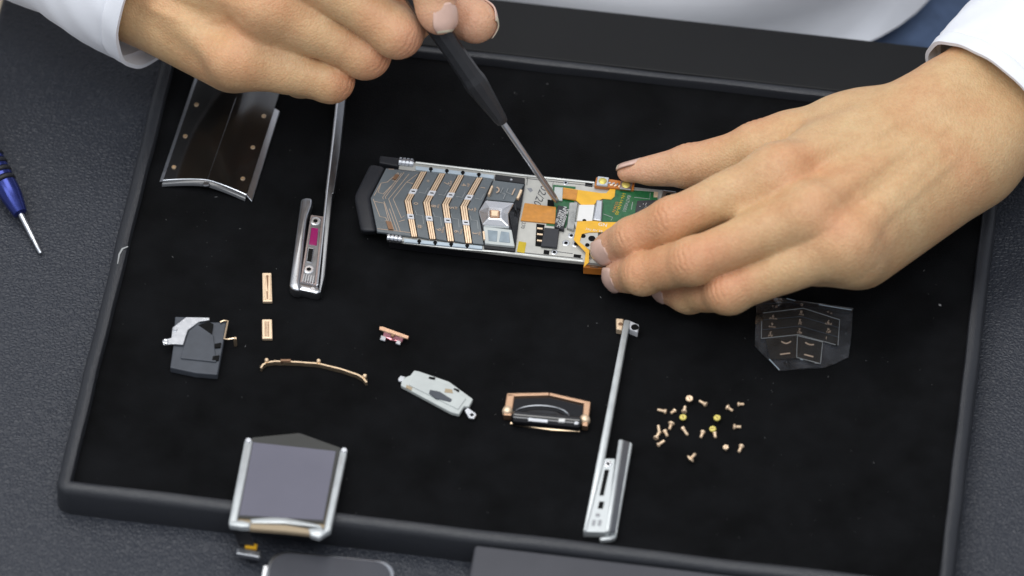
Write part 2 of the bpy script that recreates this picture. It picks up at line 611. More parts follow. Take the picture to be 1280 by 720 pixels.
def rail(a, b, w, h0, h1, mitre):
    """rounded rim rail whose ends are mitred; a->b is the inner top line, w outward width"""
    a, b = np.array(a, float), np.array(b, float)
    d = (b - a) / np.linalg.norm(b - a)
    o = np.array([d[1], -d[0]])
    prof = [(0, h0), (0, h1 - 1.2), (0.5, h1 - 0.3), (1.6, h1), (w - 2.6, h1 - 0.1), (w - 1.0, h1 - 0.9), (w, h1 - 2.6), (w + 0.4, h0)]
    bm = bmesh.new()
    N = 40
    rows = []
    L = np.linalg.norm(b - a)
    for k in range(N + 1):
        t = k / N
        row = []
        for s, z in prof:
            e0, e1 = -s * mitre, L + s * mitre
            q = a + d * (e0 + (e1 - e0) * t) + o * (s + 0.12 * math.sin(t * 19 + s) + 0.1 * math.sin(t * 43))
            row.append(bm.verts.new((*q, z + (0.12 * math.sin(t * 23 + s * 0.5) if z > h0 else 0))))
        rows.append(row)
    for r, s in zip(rows, rows[1:]):
        for i in range(len(prof) - 1):
            bm.faces.new((r[i], r[i + 1], s[i + 1], s[i]))
    bm.faces.new(rows[0][::-1])
    bm.faces.new(rows[-1])
    return bm


RW = 5.5
for a, b in (((X0, Y0), (X1, Y0)), ((X1, Y0), (X1, Y1)), ((X1, Y1), (X0, Y1)), ((X0, Y1), (X0, Y0))):
    obj('rim_rail', rail(a, b, RW, -9.98, 4.2, 0.0), 'rim', tray, True)
RPROF = [(0.01, -9.98), (0.01, 3.0), (0.5, 3.9), (1.6, 4.2), (RW - 2.6, 4.1), (RW - 1.0, 3.3), (RW, 1.6), (RW + 0.4, -9.98)]
for cx, cy, a0 in ((X0, Y0, 180), (X1, Y0, 270), (X1, Y1, 0), (X0, Y1, 90)):
    bm = bmesh.new()
    rows = []
    for k in range(11):
        t = math.radians(a0 - 1 + 92 * k / 10)
        rows.append([bm.verts.new((cx + s_ * math.cos(t), cy + s_ * math.sin(t), z_ + 0.02)) for s_, z_ in RPROF])
    for a_, b_ in zip(rows, rows[1:]):
        for i in range(len(RPROF) - 1):
            bm.faces.new((a_[i], a_[i + 1], b_[i + 1], b_[i]))
    bm.faces.new(rows[0][::-1])
    bm.faces.new(rows[-1])
    obj('rim_corner', bm, 'rim', tray, True)
obj('lid', rect_bm(X0 - RW, X1 + RW, Y1 + RW - 2.2, lid_y, -9.9, 4.5, 0.7, 2), 'lid', tray)
sc = [at(*p, 4.5) for p in ((160, 308), (153, 311), (149, 318), (147, 330))]
obj('torn_seam', tube_bm(sc, [0.25, 0.45, 0.4, 0.2], 6, 0.4), 'lightprint', tray, label='pale torn seam in the rim')

# lint on the velvet
bm = bmesh.new()
spots = [(1175, 381), (1155, 338), (1110, 452), (1150, 462), (1180, 300), (980, 350)]
for _ in range(170):
    spots.append((random.uniform(110, 1180), random.uniform(130, 690)))
for cx, cy in ((235, 270), (270, 310), (950, 500), (1010, 640), (600, 480), (660, 130)):
    for _ in range(7):
        spots.append((random.gauss(cx, 26), random.gauss(cy, 22)))
for i, s in enumerate(spots):
    p = at(*s, 0.15)
    if not (X0 + 2 < p[0] < X1 - 2 and Y0 + 2 < p[1] < Y1 - 2):
        continue
    L = random.uniform(0.12, 0.38) if random.random() < 0.88 else random.uniform(0.6, 1.6)
    if i == 0:
        L = 1.6
    a = random.uniform(0, 6.28)
    w = random.uniform(0.08, 0.16) if i else 0.6
    dx, dy = math.cos(a) * L / 2, math.sin(a) * L / 2
    nx, ny = -math.sin(a) * w, math.cos(a) * w
    vs = [bm.verts.new(q) for q in ((p[0] - dx, p[1] - dy, 0.05), (p[0] + nx, p[1] + ny, 0.05), (p[0] + dx, p[1] + dy, 0.1), (p[0] - nx, p[1] - ny, 0.05), (p[0], p[1], 0.35))]
    for f in ((0, 1, 4), (1, 2, 4), (2, 3, 4), (3, 0, 4)):
        bm.faces.new([vs[k] for k in f])
tag(obj('lint', bm, 'lint'), 'pale dust and lint specks scattered over the black velvet', None, kind='stuff')

# ------------------------------------------------------------------ things in front of the tray
p = at(595, 679, 3.2)
gb = rect_bm(p[0], p[0] + 190, Y0 - RW - 0.8 - 95, Y0 - RW - 0.8, -9.95, 2.0, 1.6, 3)
cs = thing('storage_case', 'plain dark grey flat case pushed against the front of the tray', 'case', (p[0] + 95, Y0 - 54, -10))
obj('body', rect_bm(p[0], p[0] + 190, Y0 - RW - 1.0 - 95, Y0 - RW - 1.0, -9.95, -2.2, 1.2, 2), 'greybox', cs, True)
obj('lid', rect_bm(p[0] - 0.4, p[0] + 190.4, Y0 - RW - 1.0 - 95.4, Y0 - RW - 0.8, -2.0, 2.4, 1.3, 3), 'greybox', cs, True)
gb.free()


def rounded(cx, cy, w, h, r, ang, n=6):
    out = []
    for sx, sy, a0 in ((1, 1, 0), (-1, 1, 90), (-1, -1, 180), (1, -1, 270)):
        for k in range(n + 1):
            t = math.radians(a0 + 90 * k / n)
            x, y = sx * (w / 2 - r) + r * math.cos(t), sy * (h / 2 - r) + r * math.sin(t)
            out.append((cx + x * math.cos(ang) - y * math.sin(ang), cy + x * math.sin(ang) + y * math.cos(ang)))
    return out


a, b = at(345, 689, -1), at(488, 703, -1)
ang = math.atan2(b[1] - a[1], b[0] - a[0])
mid = (a + b) / 2
dv = np.array([math.sin(ang), -math.cos(ang)])
c = mid[:2] + dv * 36
dev = thing('device', 'dark grey rounded device with pale metal rim lying before the tray', 'device', (c[0], c[1], -10))
for nm, w, z0, z1, mt in (('back_shell', 46.5, -9.95, -4.5, 'darksteel'), ('rim_band', 48, -4.4, -1.6, 'silver'), ('face', 45.6, -1.5, -0.7, 'device')):
    o2 = rounded(c[0], c[1], w, w + 26, 7, ang)
    obj(nm, slab_bm([(*q, z1) for q in o2], [(*q, z0) for q in o2], 0.5, 2), mt, dev, True)
q = at(332, 716, -3)
obj('side_button', box_bm((q[0] - 0.2, q[1], -3.2), (2.2, 6, 2.2), ang, 0.4), 'bright', dev)

# ------------------------------------------------------------------ phone being repaired
ph = thing('disassembled_phone', 'opened metal keypad phone with bare circuit boards held in the right-hand hand', 'phone', (-10, 41, 0))
ZC = 9.0          # top of the chassis plate
RZ = 11.3         # ridge of the keypad
slab('lower_frame', cp(c3, (330, 92), (1085, 183)) + cp(c4, (1085, 232)) + [(828, 335)] + cp(c3, (1200, 674), (268, 562)), 7.0, 0.02, 'black', ph, 0.8, 2)
slab('chassis', cp(c3, (335, 98), (1085, 188)) + cp(c4, (1078, 236)) + [(829, 337)] + cp(c3, (1200, 684), (262, 570)), ZC, 7.05, 'chassis', ph, 0.35, 2)
# rubber end cap and hinge stubs
cap = slab_bm(pts(cp(c3, (158, 116), (252, 138), (157, 325), (197, 528), (100, 525), (62, 312)), [9.8, 10.2, 11, 10.2, 9.4, 10]),
              pts(cp(c3, (158, 150), (252, 168), (200, 330), (215, 545), (105, 548), (64, 340)), 1.0), 1.8, 4)
obj('end_cap', cap, 'rubber', ph, True)
slab('hinge_cover', cp(c3, (215, 68), (335, 82), (330, 135), (210, 112)), 8, 1, 'rubber', ph, 0.6, 2)
for (x0, y0, x1, y1, r) in ((332, 112, 420, 122, 2.2), (262, 562, 352, 574, 1.7)):
    A, B = at(*c3(x0, y0), 8.6), at(*c3(x1, y1), 8.6)
    d = B - A
    L = np.linalg.norm(d)
    prof = []
    for k in range(4):
        s = L * k / 4
        prof += [(s, r), (s + L * .16, r), (s + L * .18, r * .72), (s + L * .23, r * .72)]
    obj('hinge_barrel', lathe_bm(A, d, prof, 14), 'silver', ph)
# key plates: chevron strips with a raised middle ridge
ZE = 10.3
slab('keypad_tray', cp(c3, (255, 142), (1088, 240), (1048, 470), (1030, 622), (198, 532), (158, 325)), 9.55, ZC + .02, 'keydark', ph, 0.1)


def chevron(name, pr, mt, th=0.9, dz=0.0, par=None, bv=0.12):
    return ribbon(name, [(c3(*a), c3(*b)) for a, b in pr], [ZE + dz, RZ + dz, ZE + dz], th, mt, par or ph, bv)


strips = [((460, 497, 165), (363, 402, 340), (405, 440, 554)), ((572, 608, 176), (475, 515, 350), (515, 550, 568)),
          ((685, 720, 186), (588, 628, 362), (622, 660, 581)), ((797, 832, 201), (697, 738, 375), (730, 768, 593))]
plates = [[((252, 146), (455, 168)), ((160, 325), (360, 342)), ((200, 525), (402, 553))]]
for i in range(3):
    s, t = strips[i], strips[i + 1]
    plates.append([((s[k][1] + 4, s[k][2]), (t[k][0] - 4, t[k][2])) for k in range(3)])
plates.append([((836, 204), (892, 214)), ((742, 377), (806, 402)), ((772, 595), (838, 602))])
kp = [chevron('key_plate', p_, 'key') for p_ in plates]


def ridge_z(y, x=0):
    return None


def surf(x, y):
    """height on the keypad roof under a crop pixel"""
    best = None
    yr = 345 + 0.10 * (x - 363)
    t = (y - yr)
    top = 165 + 0.105 * (x - 470)
    botm = 555 + 0.117 * (x - 420)
    f = 1 - (t / (botm - yr) if t > 0 else -t / (yr - top))
    return ZE + (RZ - ZE) * max(0.0, min(1.0, f))


for s in strips:
    base = chevron('gold_strip', [((s[k][0], s[k][2]), (s[k][1], s[k][2])) for k in range(3)], 'copperdark', 1.0, 0.1)
    for f0, f1 in ((0.06, 0.27), (0.38, 0.62), (0.73, 0.94)):
        chevron('rib', [((s[k][0] + (s[k][1] - s[k][0]) * f0, s[k][2]), (s[k][0] + (s[k][1] - s[k][0]) * f1, s[k][2])) for k in range(3)], 'palegold', 0.5, 0.35, base, 0)
    for (ka, kb, t) in ((0, 1, 0.67), (1, 2, 0.43)):
        xa = s[ka][0] + (s[kb][0] - s[ka][0]) * t
        xb = s[ka][1] + (s[kb][1] - s[ka][1]) * t
        y = s[ka][2] + (s[kb][2] - s[ka][2]) * t
        z = surf((xa + xb) / 2, y) + 0.75
        lean = (s[kb][0] - s[ka][0]) / (s[kb][2] - s[ka][2]) * 14
        slab('clip', cp(c3, (xa - 1 - lean, y - 15), (xb + 1 - lean, y - 12), (xb + 1 + lean, y + 16), (xa - 1 + lean, y + 13)), z, z - 1.0, 'clip', ph, 0.1)
        slab('clip_slot', cp(c3, (xa + 10, y - 3), (xb - 8, y - 1), (xb - 8, y + 5), (xa + 10, y + 3)), z + 0.08, z - 0.5, 'hole', ph, 0)


def lines(name, segs, mt, dz, r, par):
    for sg in segs:
        obj(name, tube_bm([at(*c3(x, y), surf(x, y) + dz) for x, y in sg], r, 4, 0.35), mt, par)


lines('engraved_line', [
    [(325, 172), (260, 228), (222, 235), (180, 310)], [(222, 235), (205, 290), (235, 300), (285, 250)],
    [(345, 175), (232, 320), (300, 515)], [(390, 180), (268, 330), (338, 525)], [(330, 175), (292, 218), (315, 225)],
    [(440, 180), (372, 232), (295, 330), (345, 445), (362, 430)], [(175, 330), (215, 435), (250, 442), (285, 510)],
    [(185, 345), (240, 355), (268, 460), (245, 462)], [(375, 228), (415, 238)], [(330, 465), (365, 455)],
    [(200, 508), (400, 532)], [(268, 150), (300, 152)], [(360, 170), (248, 318), (318, 520)]], 'printgold', 0.07, 0.14, kp[0])
slab('inlay', cp(c3, (252, 462), (282, 465), (296, 512), (266, 508)), ZE + 0.95, ZE + 0.2, 'copperdark', kp[0], 0)
slab('inlay', cp(c3, (308, 180), (330, 184), (310, 212), (290, 208)), ZE + 0.95, ZE + 0.2, 'copperdark', kp[0], 0)
R90 = -math.pi / 2 - 0.02
for i, (rows) in enumerate([[('*', 495, 220, 3.0), ('0', 430, 357, 2.6), ('#', 455, 495, 3.0)],
                            [('7', 612, 235, 2.8), ('8', 537, 372, 2.8), ('9', 566, 513, 2.8)],
                            [('4', 718, 245, 2.8), ('5', 643, 382, 2.8), ('6', 674, 525, 2.8)],
                            [('1', 832, 262, 2.8), ('2', 757, 392, 2.8), ('3', 784, 535, 2.8)]]):
    small = [['', '', ''], ['pqrs', 'tuv', 'wxyz'], ['ghi', 'jkl', 'mno'], ['', 'abc', 'def']][i]
    for (s_, x, y, sz), sm in zip(rows, small):
        z = surf(x, y) + 0.16
        text('numeral', s_, at(*c3(x, y), z), sz, R90, 'printgold', kp[i + 1])
        if sm:
            x2 = x + 30
            text('letters', sm, at(*c3(x2, y + 2), surf(x2, y) + 0.16), 1.5, R90, 'printgold', kp[i + 1])
    lines('engraved_line', [[(rows[1][1] - 6 + 5, 400 + i * 10), (rows[1][1] + 6, 425 + i * 10), (rows[1][1] + 42, 430 + i * 10), (rows[1][1] + 48, 480 + i * 10)],
                             [(rows[0][1] - 45, 290 + i * 12), (rows[0][1] - 8, 296 + i * 12), (rows[0][1] + 10, 262 + i * 12)]], 'lightprint', 0.08, 0.13, kp[i + 1])
# call keys, navigation key, window keys
ck = slab('call_key', cp(c3, (897, 216), (1083, 240), (1022, 347), (852, 330)), [ZE, ZE, RZ - .6, RZ - .6], [9.56] * 4, 'key', ph, 0.2)


def arc(cx, cy, r, a0, a1, n=8):
    return [(cx + r * math.cos(math.radians(a0 + (a1 - a0) * k / n)), cy + r * 0.85 * math.sin(math.radians(a0 + (a1 - a0) * k / n))) for k in range(n + 1)]


lines('call_symbol', [arc(912, 275, 20, -80, 85), arc(912, 275, 17, -80, 85)], 'printgold', 0.5, 0.22, ck)
lines('end_symbol', [[(1024, 268), (1006, 305)], [(1027, 268), (1009, 305)]], 'printgold', 0.55, 0.2, ck)
lines('engraved_line', [[(955, 262), (938, 292), (968, 300), (955, 330)], [(985, 265), (975, 290), (1000, 300)]], 'lightprint', 0.5, 0.15, ck)
slab('gold_bar', cp(c3, (884, 248), (896, 250), (874, 302), (862, 300)), 12.3, 10.5, 'palegold', ph, 0.1)
slab('gold_bar', cp(c3, (1056, 272), (1070, 274), (1048, 326), (1034, 324)), 12.3, 10.5, 'palegold', ph, 0.1)
nav_o = cp(c3, (850, 337), (1020, 353), (986, 420), (992, 497), (832, 485), (808, 402))
nav_i = cp(c3, (868, 378), (950, 386), (945, 415), (946, 452), (866, 446), (862, 415))
T = pts(nav_i, 14.2)
Mid = pts(nav_o, 12.3)
Bt = [np.array([p_[0], p_[1], 9.56]) for p_ in Mid]
bm = bmesh.new()
rr = [[bm.verts.new(q) for q in L_] for L_ in (Bt, Mid, T)]
for a_, b_ in zip(rr, rr[1:]):
    for i in range(6):
        j = (i + 1) % 6
        bm.faces.new((a_[i], a_[j], b_[j], b_[i]))
bm.faces.new(rr[2])
bm.faces.new(rr[0][::-1])
bmesh.ops.recalc_face_normals(bm, faces=bm.faces)
bev(bm, 0.3, 2)
nav = obj('navigation_key', bm, 'bright', ph)
slab('centre_button', cp(c3, (872, 389), (937, 394), (934, 441), (873, 437)), 15.0, 14.0, 'copper', nav, 0.5, 1)
slab('centre_gem', cp(c3, (884, 398), (924, 401), (922, 432), (885, 429)), 15.3, 14.9, 'palegold', nav, 0.1, 1)
wk = slab('window_key', cp(c3, (836, 492), (1006, 514), (1024, 613), (846, 595)), 11.2, 9.56, 'white', ph, 0.3, 2)
for q in (((862, 514), (922, 520), (916, 585), (868, 580)), ((942, 522), (990, 528), (997, 592), (930, 586))):
    slab('glass_window', cp(c3, *q), 11.45, 10.8, 'glasskey', wk, 0.15)
slab('gold_bar', cp(c3, (831, 522), (843, 522), (848, 572), (836, 571)), 11.5, 10.5, 'palegold', ph, 0.1)
slab('screen_hinge_wedge', cp(c3, (1086, 242), (1048, 470), (1030, 622), (1010, 515), (990, 420), (1027, 348)), [10.6, 9.9, 9.9, 11, 12, 11.5], 9.3, 'gloss', ph, 0.1)
# side strips
for y0, y1, x0, x1, h in ((130, 185, 425, 905, 22), (565, 610, 355, 835, 20)):
    n = 5
    for k in range(n):
        xa, xb = x0 + (x1 - x0) * k / n + 4, x0 + (x1 - x0) * (k + 1) / n - 4
        ya, yb = y0 + (y1 - y0) * k / n, y0 + (y1 - y0) * (k + 1) / n
        slab('side_light_guide', cp(c3, (xa, ya), (xb, yb), (xb, yb + h), (xa, ya + h)), 10.0, ZC + .02, 'frost', ph, 0.2)
        if k < n - 1:
            P = at(*c3(xb + 4, yb + 4), 10.6)
            disc('rivet', P, 0.8, 1.6, 'hole', ph, 10)
slab('seal_strip', cp(c3, (907, 180), (1086, 202), (1084, 238), (905, 212)), 10.0, ZC, 'black', ph, 0.2)
disc('rivet', at(*c3(1004, 213), 10.25), 0.5, 0.4, 'silver', ph, 10)
slab('seal_strip', cp(c3, (840, 602), (1030, 622), (1026, 645), (840, 624)), 10.0, ZC, 'black', ph, 0.2)
# bare board side
slab('amber_flex_cable', cp(c4, (172, 305), (360, 330), (355, 430), (148, 410)), 9.6, 9.05, 'amber', ph, 0.05)
slab('board_window', cp(c4, (342, 196), (478, 208), (470, 300), (420, 455), (300, 440), (330, 330)), 9.12, 8.9, 'pcb', ph, 0)
slab('slot', cp(c4, (310, 285), (345, 290), (350, 325), (308, 322)), 9.3, 8.9, 'hole', ph, 0)
con = slab('board_connector', cp(c4, (372, 318), (429, 330), (407, 466), (350, 448)), 10.7, 9.02, 'chip', ph, 0.15)
for k, (tx, sz) in enumerate((('Y3EL-0200NN', 1.5), ('NF73E6VX3C', 1.9), ('E4EX1 001', 1.5))):
    text('print', tx, at(*c4(414 - k * 20, 392 - k * 3), 10.75), sz, R90 - .1, 'offwhite', con)
socket = slab('socket', cp(c4, (243, 430), (292, 436), (272, 566), (236, 560)), 9.4, 9.02, 'hole', ph, 0)
for y in (457, 492, 530):
    slab('pin', cp(c4, (247, y - 5), (280, y - 1), (279, y + 7), (246, y + 3)), 9.9, 9.3, 'palegold', socket, 0)
slab('black_pad', cp(c4, (292, 452), (381, 460), (366, 572), (268, 562)), 10.3, 9.02, 'chip', ph, 0.2)
slab('kapton_tape', cp(c4, (137, 535), (182, 543), (171, 606), (125, 598)), 9.2, 9.02, 'kapton', ph, 0)
slab('foam_pad', cp(c4, (352, 208), (402, 212), (398, 292), (345, 285)), 9.8, 9.13, 'white', ph, 0.1)
slab('shield_bar', cp(c4, (440, 302), (492, 300), (468, 470), (425, 455)), 10.2, 9.02, 'chassis_edge', ph, 0.2)
slab('white_label', cp(c4, (500, 316), (592, 316), (577, 416), (485, 412)), 10.5, 9.02, 'offwhite', ph, 0.1)
slab('silver_tab', cp(c4, (602, 284), (642, 290), (634, 414), (580, 405)), 11.3, 9.02, 'silver', ph, 0.5, 2)
slab('green_board', cp(c4, (640, 290), (722, 222), (958, 238), (975, 300), (1010, 420), (700, 520), (632, 418)), 9.8, 9.02, 'pcb', ph, 0.1)
bd = slab('processor_chip', cp(c4, (848, 290), (975, 285), (968, 350), (832, 375)), 10.8, 9.81, 'chip', ph, 0.15)
for k in range(12):
    P = at(*c4(858 + random.random() * 100, 300 + random.random() * 50), 10.95)
    obj('solder_dot', box_bm(P, (0.35, 0.35, 0.2), random.random()), 'silver', bd)
text('print', 'I-N-14-NA-00', at(*c4(745, 312), 9.86), 2.0, R90 - .12, 'kapton', ph)
text('print', 'BATV0001', at(*c4(783, 310), 9.86), 2.0, R90 - .1, 'lightprint', ph)
text('print', '0134-N', at(*c4(715, 330), 9.86), 1.8, R90 - .12, 'amber', ph)
bm = bmesh.new()
for sg in ([(645, 372), (700, 393), (690, 410)], [(830, 272), (922, 282), (926, 245)], [(820, 300), (812, 345)]):
    obj('board_trace', tube_bm([at(*c4(x, y), 9.84) for x, y in sg], 0.16, 4, 0.4), 'lightprint', ph)
slab('gold_contact', cp(c4, (948, 236), (974, 240), (970, 270), (945, 268)), 10.2, 9.5, 'palegold', ph, 0.1)
fx = slab('yellow_flex_cable', cp(c4, (405, 213), (490, 226), (632, 246), (662, 246), (690, 215), (716, 225), (712, 266), (690, 285), (640, 280), (604, 296), (586, 319), (512, 318), (482, 291), (398, 278)), 10.0, 9.7, 'yellowflex', ph, 0.03)
slab('stiffener', cp(c4, (403, 216), (490, 228), (480, 288), (400, 276)), 10.25, 10.02, 'amber', fx, 0.03)
fx2 = slab('yellow_flex_cable', cp(c4, (488, 416), (577, 412), (640, 420), (760, 420), (760, 470), (640, 480), (560, 482), (515, 492), (502, 540), (560, 588), (557, 662), (527, 690), (538, 602), (466, 526)), 10.75, 10.5, 'yellowflex', ph, 0.03)
text('print', 'GN', at(*c4(640, 437), 10.8), 2.4, -0.05, 'offwhite', fx2)
text('print', '7A1 RV T0', at(*c4(588, 470), 10.8), 1.5, -0.05, 'offwhite', fx2)
slab('flex_support', cp(c4, (470, 420), (620, 425), (600, 600), (560, 585), (500, 540)), 10.45, 9.02, 'chassis', ph, 0.05)
sf = slab('button_flex', cp(c4, (602, 150), (832, 183), (826, 228), (590, 203)), 10.8, 9.05, 'orangeflex', ph, 0.15)
for x, y in ((640, 176), (780, 198)):
    P = at(*c4(x, y), 11.3)
    obj('switch_base', box_bm(P - [0, 0, .2], (4.6, 4.6, 0.8), 0.0, 0.2), 'silver', sf)
    disc('switch_dome', P + [0, 0, .75], 1.75, 0.9, 'yellowhead', sf, 18, prof=[(0, 1.75), (.3, 1.75), (.6, 1.3), (.75, .7), (.78, 0.1)])
for k in range(6):
    P = at(*c4(680 + k * 12, 186 + k * 2 + (k % 2) * 10), 11.0)
    obj('solder_dot', box_bm(P, (1.2, 0.8, 0.5), 0.3 * k, .1), 'palegold' if k % 2 else 'silver', sf)
sf = slab('button_flex', cp(c4, (525, 645), (700, 665), (695, 705), (524, 692)), 7.0, 3.0, 'orangeflex', ph, 0.15)
for x in (590, 640):
    obj('switch_base', box_bm(at(*c4(x, 674), 7.2), (3.2, 3.2, 0.6), 0, .1), 'copperdark', sf)
br = slab('end_bracket', cp(c4, (1000, 226), (1082, 236), (1076, 300), (985, 310)), 10.8, 9.02, 'silver', ph, 0.4, 2)
disc('screw_hole', at(*c4(1035, 257), 10.9), 1.1, 0.3, 'hole', br, 14)
for x, y, r in ((420, 545, 1.1), (350, 600, 1.0), (418, 184, .8), (452, 500, 1.0), (478, 552, 1.1)):
    P = at(*c4(x, y), 9.1)
    o_ = disc('screw_boss', P, r * 1.35, 0.3, 'silver', ph, 14)
    disc('screw_hole', P + [0, 0, .05], r * .75, 0.3, 'hole', o_, 12)
for q in (((536, 184), (580, 190), (578, 210), (534, 205)), ((288, 586), (322, 590), (318, 616), (284, 612)), ((468, 612), (512, 618), (508, 636), (464, 630))):
    slab('slot', cp(c4, *q), 9.06, 8.9, 'hole', ph, 0)
for x, y, r in ((530, 410, .8), (523, 502, 1.0), (575, 517, 1.4), (548, 556, .9), (572, 610, 1.0)):
    disc('screw_hole', at(*c4(x, y), 10.72 if y > 480 else 10.6), r, 0.4, 'hole', ph, 12)
bm = bmesh.new()
for sg in ([(128, 600), (300, 618), (520, 640)], [(180, 158), (345, 178), (330, 230)], [(345, 178), (600, 205)], [(190, 150), (185, 200)], [(300, 590), (460, 610)]):
    obj('panel_seam', tube_bm([at(*c4(x, y), 9.03) for x, y in sg], 0.18, 4, 0.5), 'ink', ph)
text('pen_mark', '02/20', at(*c4(268, 258), 9.06), 4.6, -1.75, 'ink', ph, shear=0.3)
text('print', '270', at(*c4(162, 440), 9.06), 2.2, R90, 'ink', ph)
slab('ink_smudge', cp(c4, (185, 218), (212, 215), (222, 232), (205, 242)), 9.05, 9.0, 'darksteel', ph, 0)
# side rail lips of the chassis
obj('side_rail', tube_bm([at(*c3(430, 112), 9.2), at(*c3(900, 168), 9.2), at(*c3(1085, 190), 9.2), at(*c4(590, 185), 9.2)], 0.55, 6), 'chassis_edge', ph)
obj('side_rail', tube_bm([at(*c3(360, 592), 8.6), at(*c3(680, 628), 8.6), at(*c3(1010, 655), 8.6), at(*c4(520, 655), 8.6)], 0.6, 6), 'chassis_edge', ph)

# ------------------------------------------------------------------ glossy back cover (roof-shaped, six gold studs)
bc = thing('back_cover', 'glossy black ridged back cover with six gold studs lying on velvet', 'phone cover', at(*c5(200, 240), 0))
L0, L1 = at(*c5(60, 335), 1.8), at(*c5(150, 70), 1.8)
Rg0, Rg1 = at(*c5(197, 333), 4.4), at(*c5(285, 82), 4.4)
R0, R1 = at(*c5(318, 380), 1.8), at(*c5(405, 112), 1.8)
ext = (L1 - L0) / np.linalg.norm(L1 - L0) * 13
bm = bmesh.new()
NR = 9
prof = []
for k in range(NR):
    prof.append((L0 + (Rg0 - L0) * k / (NR - 1), L1 + ext + (Rg1 - L1) * k / (NR - 1)))
for k in range(1, NR):
    prof.append((Rg0 + (R0 - Rg0) * k / (NR - 1), Rg1 + ext + (R1 - Rg1) * k / (NR - 1)))
def unit3(v):
    return v / np.linalg.norm(v)


def DZ(t):
    return 2.6 * ((1 - t ** 1.75) - (1 - t)) - 0.22 * (1 - t) ** 8


top = []
for i, (a_, b_) in enumerate(prof):
    t = abs(i - (NR - 1)) / (NR - 1)
    dz = DZ(t)
    top.append((bm.verts.new(a_ + [0, 0, dz]), bm.verts.new(b_ + [0, 0, dz]), bm.verts.new(a_ + [0, 0, dz - 1.2]), bm.verts.new(b_ + [0, 0, dz - 1.2])))
for p_, q_ in zip(top, top[1:]):
    bm.faces.new((p_[0], q_[0], q_[1], p_[1]))
    bm.faces.new((p_[2], p_[3], q_[3], q_[2]))
    bm.faces.new((p_[0], p_[2], q_[2], q_[0]))
    bm.faces.new((p_[1], q_[1], q_[3], p_[3]))
for e_ in (top[0], top[-1]):
    bm.faces.new((e_[0], e_[1], e_[3], e_[2]))
obj('panel', bm, 'panelgloss', bc, True)
obj('centre_groove', tube_bm([Rg0 + [0, 0, -.22], Rg1 + [0, 0, -.22]], 0.16, 5), 'darksteel', bc)
slab('bevelled_edge', cp(c5, (405, 111), (422, 121), (335, 402), (318, 382)), [1.6, .9, .9, 1.6], 0.05, 'silver', bc, 0.2)
A = L0 + (L1 - L0) * 0
side = np.array([-1.6, -0.2, -1.0])
bm = slab_bm([L0 + [0, 0, -.6], L1 + ext + [0, 0, -.6], L1 + ext + side, L0 + side], [q + [0, 0, z] for q, z in ((L0, -1.7), (L1 + ext, -1.7), (L1 + ext + side, -.75), (L0 + side, -.75))], 0.1)
obj('bevelled_edge', bm, 'silver', bc)
edge_l = []
for i, (a_, b_) in enumerate(prof):
    t = abs(i - (NR - 1)) / (NR - 1)
    edge_l.append(a_ + [0, 0, DZ(t) - .15])
dirn = unit3(prof[NR - 1][0] - prof[NR - 1][1]) * [1, 1, 0]
bm = bmesh.new()
rw = []
for q in edge_l:
    rw.append([bm.verts.new(q + dirn * s_ + [0, 0, z_]) for s_, z_ in ((0.05, -.1), (1.2, -.15), (2.2, -.7), (2.5, -1.3), (2.2, -1.6), (0.05, -1.3))])
for a_, b_ in zip(rw, rw[1:]):
    for i in range(6):
        bm.faces.new((a_[i], a_[(i + 1) % 6], b_[(i + 1) % 6], b_[i]))
bm.faces.new(rw[0][::-1])
bm.faces.new(rw[-1])
obj('lower_lip', bm, 'lipgrey', bc, True)
obj('lip_edge', tube_bm([q + dirn * .1 for q in edge_l], 0.24, 6), 'silver', bc, True)
obj('latch', box_bm(at(*c5(193, 350), 4.0), (2.6, 2.2, 1.6), 0.2, 0.4), 'darksteel', bc)
for x, y, t in ((163, 102, .35), (128, 200, .42), (93, 296, .2), (372, 138, .25), (338, 235, .2), (307, 332, .2)):
    P = at(*c5(x, y), 2.6)
    P[2] = 2.35
    obj('gold_stud', lathe_bm(P, (0, 0, 1), [(-1, .9), (.6, .95), (.7, .85), (.72, .4), (.5, .3)], 14), 'gold', bc)

# ------------------------------------------------------------------ left steel side bezel
lb = thing('side_bezel', 'steel phone side bezel with magenta window and thin arm under the hand', 'phone bezel', at(*l5(150, 350), 0))
arm_t = [at(425, 105, 5), at(419, 190, 5), at(407, 270, 5)]
slab('arm', [(423, 100), (434, 100), (424.5, 190), (417, 242)] + cp(l5, (322, 10), (272, 560), (243, 668), (232, 640), (250, 500), (272, 160), (290, 0)) + [(406.5, 240), (412.5, 190)], 5.2, 0.1, 'darksteel', lb, 0.9, 3, True)
obj('arm_edge', tube_bm([at(424.5, 102, 5.4), at(415.5, 180, 5.4), at(408.5, 240, 5.4), at(*l5(270, 150), 5.3), at(*l5(245, 400), 5.2), at(*l5(222, 620), 5.1)], 0.42, 6), 'bright', lb, True)
slab('wall', cp(l5, (112, 44), (150, 34), (190, 40), (186, 80), (150, 180), (105, 600), (108, 655), (60, 648), (34, 620)), 5.6, 0.1, 'silver', lb, 1.0, 3, True)
slab('slot_plate', cp(l5, (178, 150), (268, 162), (225, 625), (104, 600)), 4.3, 0.3, 'brownsteel', lb, 0.25)
slab('end_block', cp(l5, (62, 632), (108, 596), (228, 622), (243, 668), (215, 676), (105, 652)), 4.6, 0.1, 'silver', lb, 0.6, 2, True)
slab('slot_frame', cp(l5, (188, 165), (250, 172), (205, 605), (122, 588)), 4.55, 4.0, 'darksteel', lb, 0.1)
slab('magenta_window', cp(l5, (182, 233), (230, 240), (218, 356), (166, 348)), 4.9, 4.0, 'magenta', lb, 0.35, 2)
